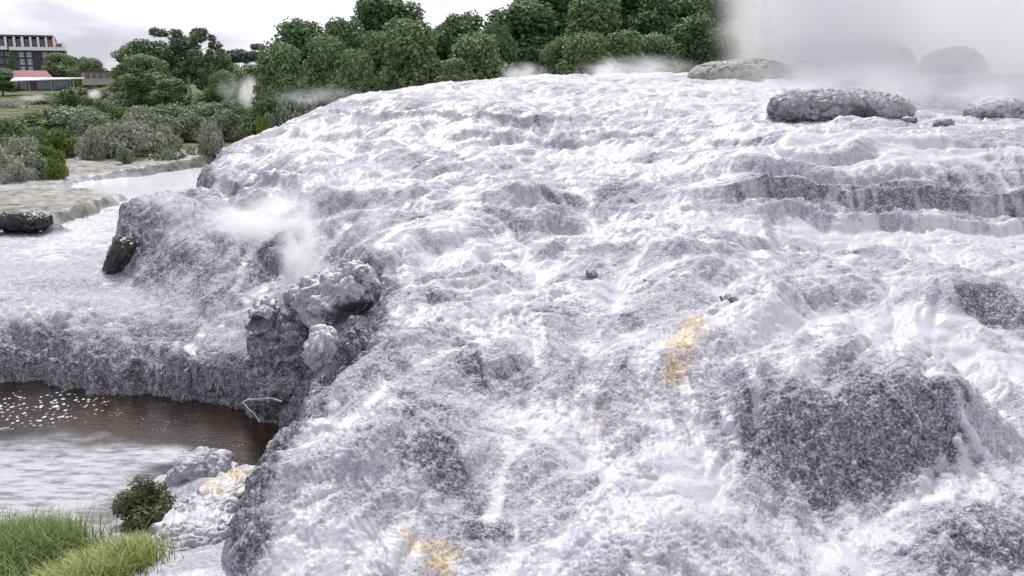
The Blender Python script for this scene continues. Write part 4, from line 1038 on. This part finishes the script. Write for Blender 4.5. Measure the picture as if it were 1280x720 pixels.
hb('roof', [(-40, 70, 43.6, 46, -1.2, 15)], M['darkroof'])
hb('end_block', [(71.2, 84, 52.5, 62.3, -.2, 14)], M['white'])
hb('white_band', [(14, 84, 58.5, 62.8, -1.2, -.05), (1, 12, 58, 62.3, -1.2, -.05), (-38, -2, 57.6, 61, -1.2, -.05)], M['white'])
for a, b in [(9.5, 12.2), (20.2, 23), (30, 33.2), (40.6, 43.2), (50, 52.6), (60, 62.4), (69.3, 71.5), (-14, -11), (-28, -25)]: hb('white_fin', [(a, b, 46.1, 58.4, -1.2, .58)], M['white'])
hb('panel', [(62.6, 69, 48, 58.4, .1, .55)], M['pink'])
for a, b in [(13.5, 19.5), (24, 29.5), (34, 40), (44, 49.5), (53.5, 59.5), (0.5, 8.8), (-10, -1), (-24, -15)]:
    w_ = hb('window', [(a, b, 48.5, 57.8, .3, .58)], M['glassd']); m_ = (a+b)/2
    hb('sash', [(m_-.35, m_+.35, 48.8, 57.6, .18, .28), (a, b, 52.9, 53.3, .18, .28)], M['pink'], w_)
hb('window', [(73, 79.8, 54, 59.4, -.35, -.22)], M['glassd'])
for r_, (c, d) in enumerate([(65, 70.5), (73.5, 80), (83, 88)]):
    for a, b in [(25, 31.5), (34.5, 41), (54, 61), (64, 70), (73, 79.5), (0, 5), (8, 14)]:
        pale = (a in (25, 34.5)) or (a == 54 and r_ == 0)
        w_ = hb('window', [(a, b, c, d, -.1, -.02)], M['teal'] if pale else M['glassd']); m_ = (a+b)/2
        hb('frame', [(m_-.3, m_+.3, c, d, -.2, -.11), (a, b, d, d+.5, -.2, -.11)], M['white'] if pale else M['navy'], w_)
hb('floor_band', [(20, 83, 71.4, 72.4, -.25, -.01), (20, 83, 81, 82, -.25, -.01)], M['darkroof'])
pv = Site('pavilion', 36, 150., 114, R(24), 'low building with a red sloping roof and dark open front', 'building')
pv.b('wall', [(9, 84, 98.5, 114, 1.5, 7)], M['darkroof'])
V = np.array([(pv.x(6), .8, pv.z(98)), (pv.x(62), .8, pv.z(98)), (pv.x(55), 4.5, pv.z(88)), (pv.x(9), 4.5, pv.z(88)), (pv.x(6), 8, pv.z(98)), (pv.x(62), 8, pv.z(98))])
link('roof', mesh_np('roof', V, np.array([(0, 1, 2, 3), (3, 2, 5, 4), (1, 5, 2, 2), (0, 3, 4, 4)]), M['red'], False), pv.e)
for a, b in [(12, 18), (20, 30), (34, 39), (42, 60), (63, 82)]: pv.b('opening', [(a, b, 101.5, 112, 1.36, 1.48)], M['beige'] if b < 19 else (M['maroon'] if b == 39 else M['glassd']))
cn = Site('canopy', 55, 144., 112, R(14), 'long thin pale canopy roof in front of the red roofed building', 'canopy')
V = np.array([(cn.x(10), 0, cn.z(100.5)), (cn.x(100), 0, cn.z(97.4)), (cn.x(100), 2.5, cn.z(97)), (cn.x(10), 2.5, cn.z(96.8))]); V = np.r_[V, V-np.array([0, 0, .16])]
link('canopy_roof', mesh_np('canopy_roof', V, np.array([(0, 1, 2, 3), (7, 6, 5, 4), (0, 4, 5, 1), (1, 5, 6, 2), (2, 6, 7, 3), (3, 7, 4, 0)]), M['white'], False), cn.e)
for a in (32, 60, 88): cn.b('post', [(a, a+.9, 99.5, 116, .3, .44)], M['beige'])
lb = Site('low_building', 128, 175., 106, R(20), 'low beige building with square windows right of the hotel', 'building')
lb.b('wall', [(100, 156, 90, 106, 0, 6)], M['beige']); lb.b('roof', [(99, 157.5, 88.5, 90, -.5, 6.5)], M['darkroof'])
for k in range(6): lb.b('window', [(105+8.4*k, 110.5+8.4*k, 92.3, 97.5, -.12, -.01)], M['glassd'])
hs = Site('white_house', 98, 200., 102, R(22), 'small white building with a stepped flat roof behind the trees', 'building')
hs.b('wall', [(85, 104, 93, 102, 0, 5), (104.2, 113, 87.5, 102, .4, 5)], M['white'])
hs.b('roof', [(84, 103.8, 91.6, 92.8, -.6, 5.4), (103.5, 114, 86.2, 87.3, -.2, 5.4)], M['white'])
hs.b('window', [(88, 94, 95, 99, -.1, -.01), (97, 102, 95, 99, -.1, -.01)], M['glassd'])
# ---------------------------------------------------------------- camera, sky, sun
cam = bpy.data.cameras.new('camera'); co = bpy.data.objects.new('camera', cam); COL.objects.link(co)
cam.sensor_width = 36; cam.lens = 36*FPX/1280; cam.clip_start = .1; cam.clip_end = 9000
co.location = (0, 0, 0); co.rotation_euler = (R(90)-PITCH, 0, 0)
SC.camera = co
SC.view_settings.view_transform = 'Standard'; SC.view_settings.look = 'None'; SC.view_settings.exposure = .50; SC.view_settings.gamma = 1
SUN_EL, SUN_AZ = R(52), R(-12)      # azimuth from +Y towards +X
sun = bpy.data.lights.new('sun', 'SUN'); sun.energy = 2.6; sun.angle = R(10); sun.color = (1, .98, .96)
so = bpy.data.objects.new('sun', sun); COL.objects.link(so)
dirv = Vector((math.sin(SUN_AZ)*math.cos(SUN_EL), math.cos(SUN_AZ)*math.cos(SUN_EL), math.sin(SUN_EL)))
so.rotation_euler = dirv.to_track_quat('Z', 'Y').to_euler(); so.location = (0, 0, 30)
Wd = bpy.data.worlds.new('World'); SC.world = Wd; Wd.use_nodes = True
t = Wd.node_tree; t.nodes.clear()
def wn(typ, **kw):
    nd = t.nodes.new(typ)
    for k, v in kw.items(): setattr(nd, k, v)
    return nd
L = t.links.new
sky = wn('ShaderNodeTexSky', sky_type='NISHITA', sun_disc=False, sun_elevation=SUN_EL, sun_rotation=SUN_AZ)
bg1 = wn('ShaderNodeBackground'); L(sky.outputs[0], bg1.inputs[0]); bg1.inputs[1].default_value = .1
tc = wn('ShaderNodeTexCoord'); mp = wn('ShaderNodeMapping'); L(tc.outputs['Generated'], mp.inputs[0]); mp.inputs['Scale'].default_value = (1, 1, 3.6)
mp.inputs['Location'].default_value = (.35, .0, .12)
nz1 = wn('ShaderNodeTexNoise'); L(mp.outputs[0], nz1.inputs['Vector']); nz1.inputs['Scale'].default_value = 3.2; nz1.inputs['Detail'].default_value = 7; nz1.inputs['Roughness'].default_value = .55; nz1.inputs['Distortion'].default_value = .35
sx = wn('ShaderNodeSeparateXYZ'); L(tc.outputs['Generated'], sx.inputs[0])
ma = wn('ShaderNodeMath', operation='MULTIPLY_ADD'); L(sx.outputs[0], ma.inputs[0]); ma.inputs[1].default_value = .42; ma.inputs[2].default_value = .11
mb = wn('ShaderNodeMath', operation='MINIMUM'); L(ma.outputs[0], mb.inputs[0]); mb.inputs[1].default_value = .17
mc = wn('ShaderNodeMath', operation='ADD'); L(nz1.outputs[0], mc.inputs[0]); L(mb.outputs[0], mc.inputs[1])
rp = wn('ShaderNodeValToRGB'); L(mc.outputs[0], rp.inputs[0])
e = rp.color_ramp.elements
e[0].position = .33; e[0].color = (.43, .435, .52, 1); e[1].position = .58; e[1].color = (.92, .915, .95, 1)
m_ = e.new(.44); m_.color = (.68, .68, .76, 1)
# overcast: brighter towards the zenith
sep = wn('ShaderNodeSeparateXYZ'); L(tc.outputs['Generated'], sep.inputs[0])
mr = wn('ShaderNodeMapRange'); L(sep.outputs[2], mr.inputs[0]); mr.inputs[1].default_value = 0.1; mr.inputs[2].default_value = .9; mr.inputs[3].default_value = 1.0; mr.inputs[4].default_value = .76
bg2 = wn('ShaderNodeBackground'); L(rp.outputs[0], bg2.inputs[0]); L(mr.outputs[0], bg2.inputs[1])
mx = wn('ShaderNodeMixShader'); mx.inputs[0].default_value = .93; L(bg1.outputs[0], mx.inputs[1]); L(bg2.outputs[0], mx.inputs[2])
wo = wn('ShaderNodeOutputWorld'); L(mx.outputs[0], wo.inputs[0])
SC.cycles.volume_bounces = 16; SC.cycles.max_bounces = 18; SC.cycles.volume_step_rate = 1.5; SC.cycles.volume_max_steps = 128
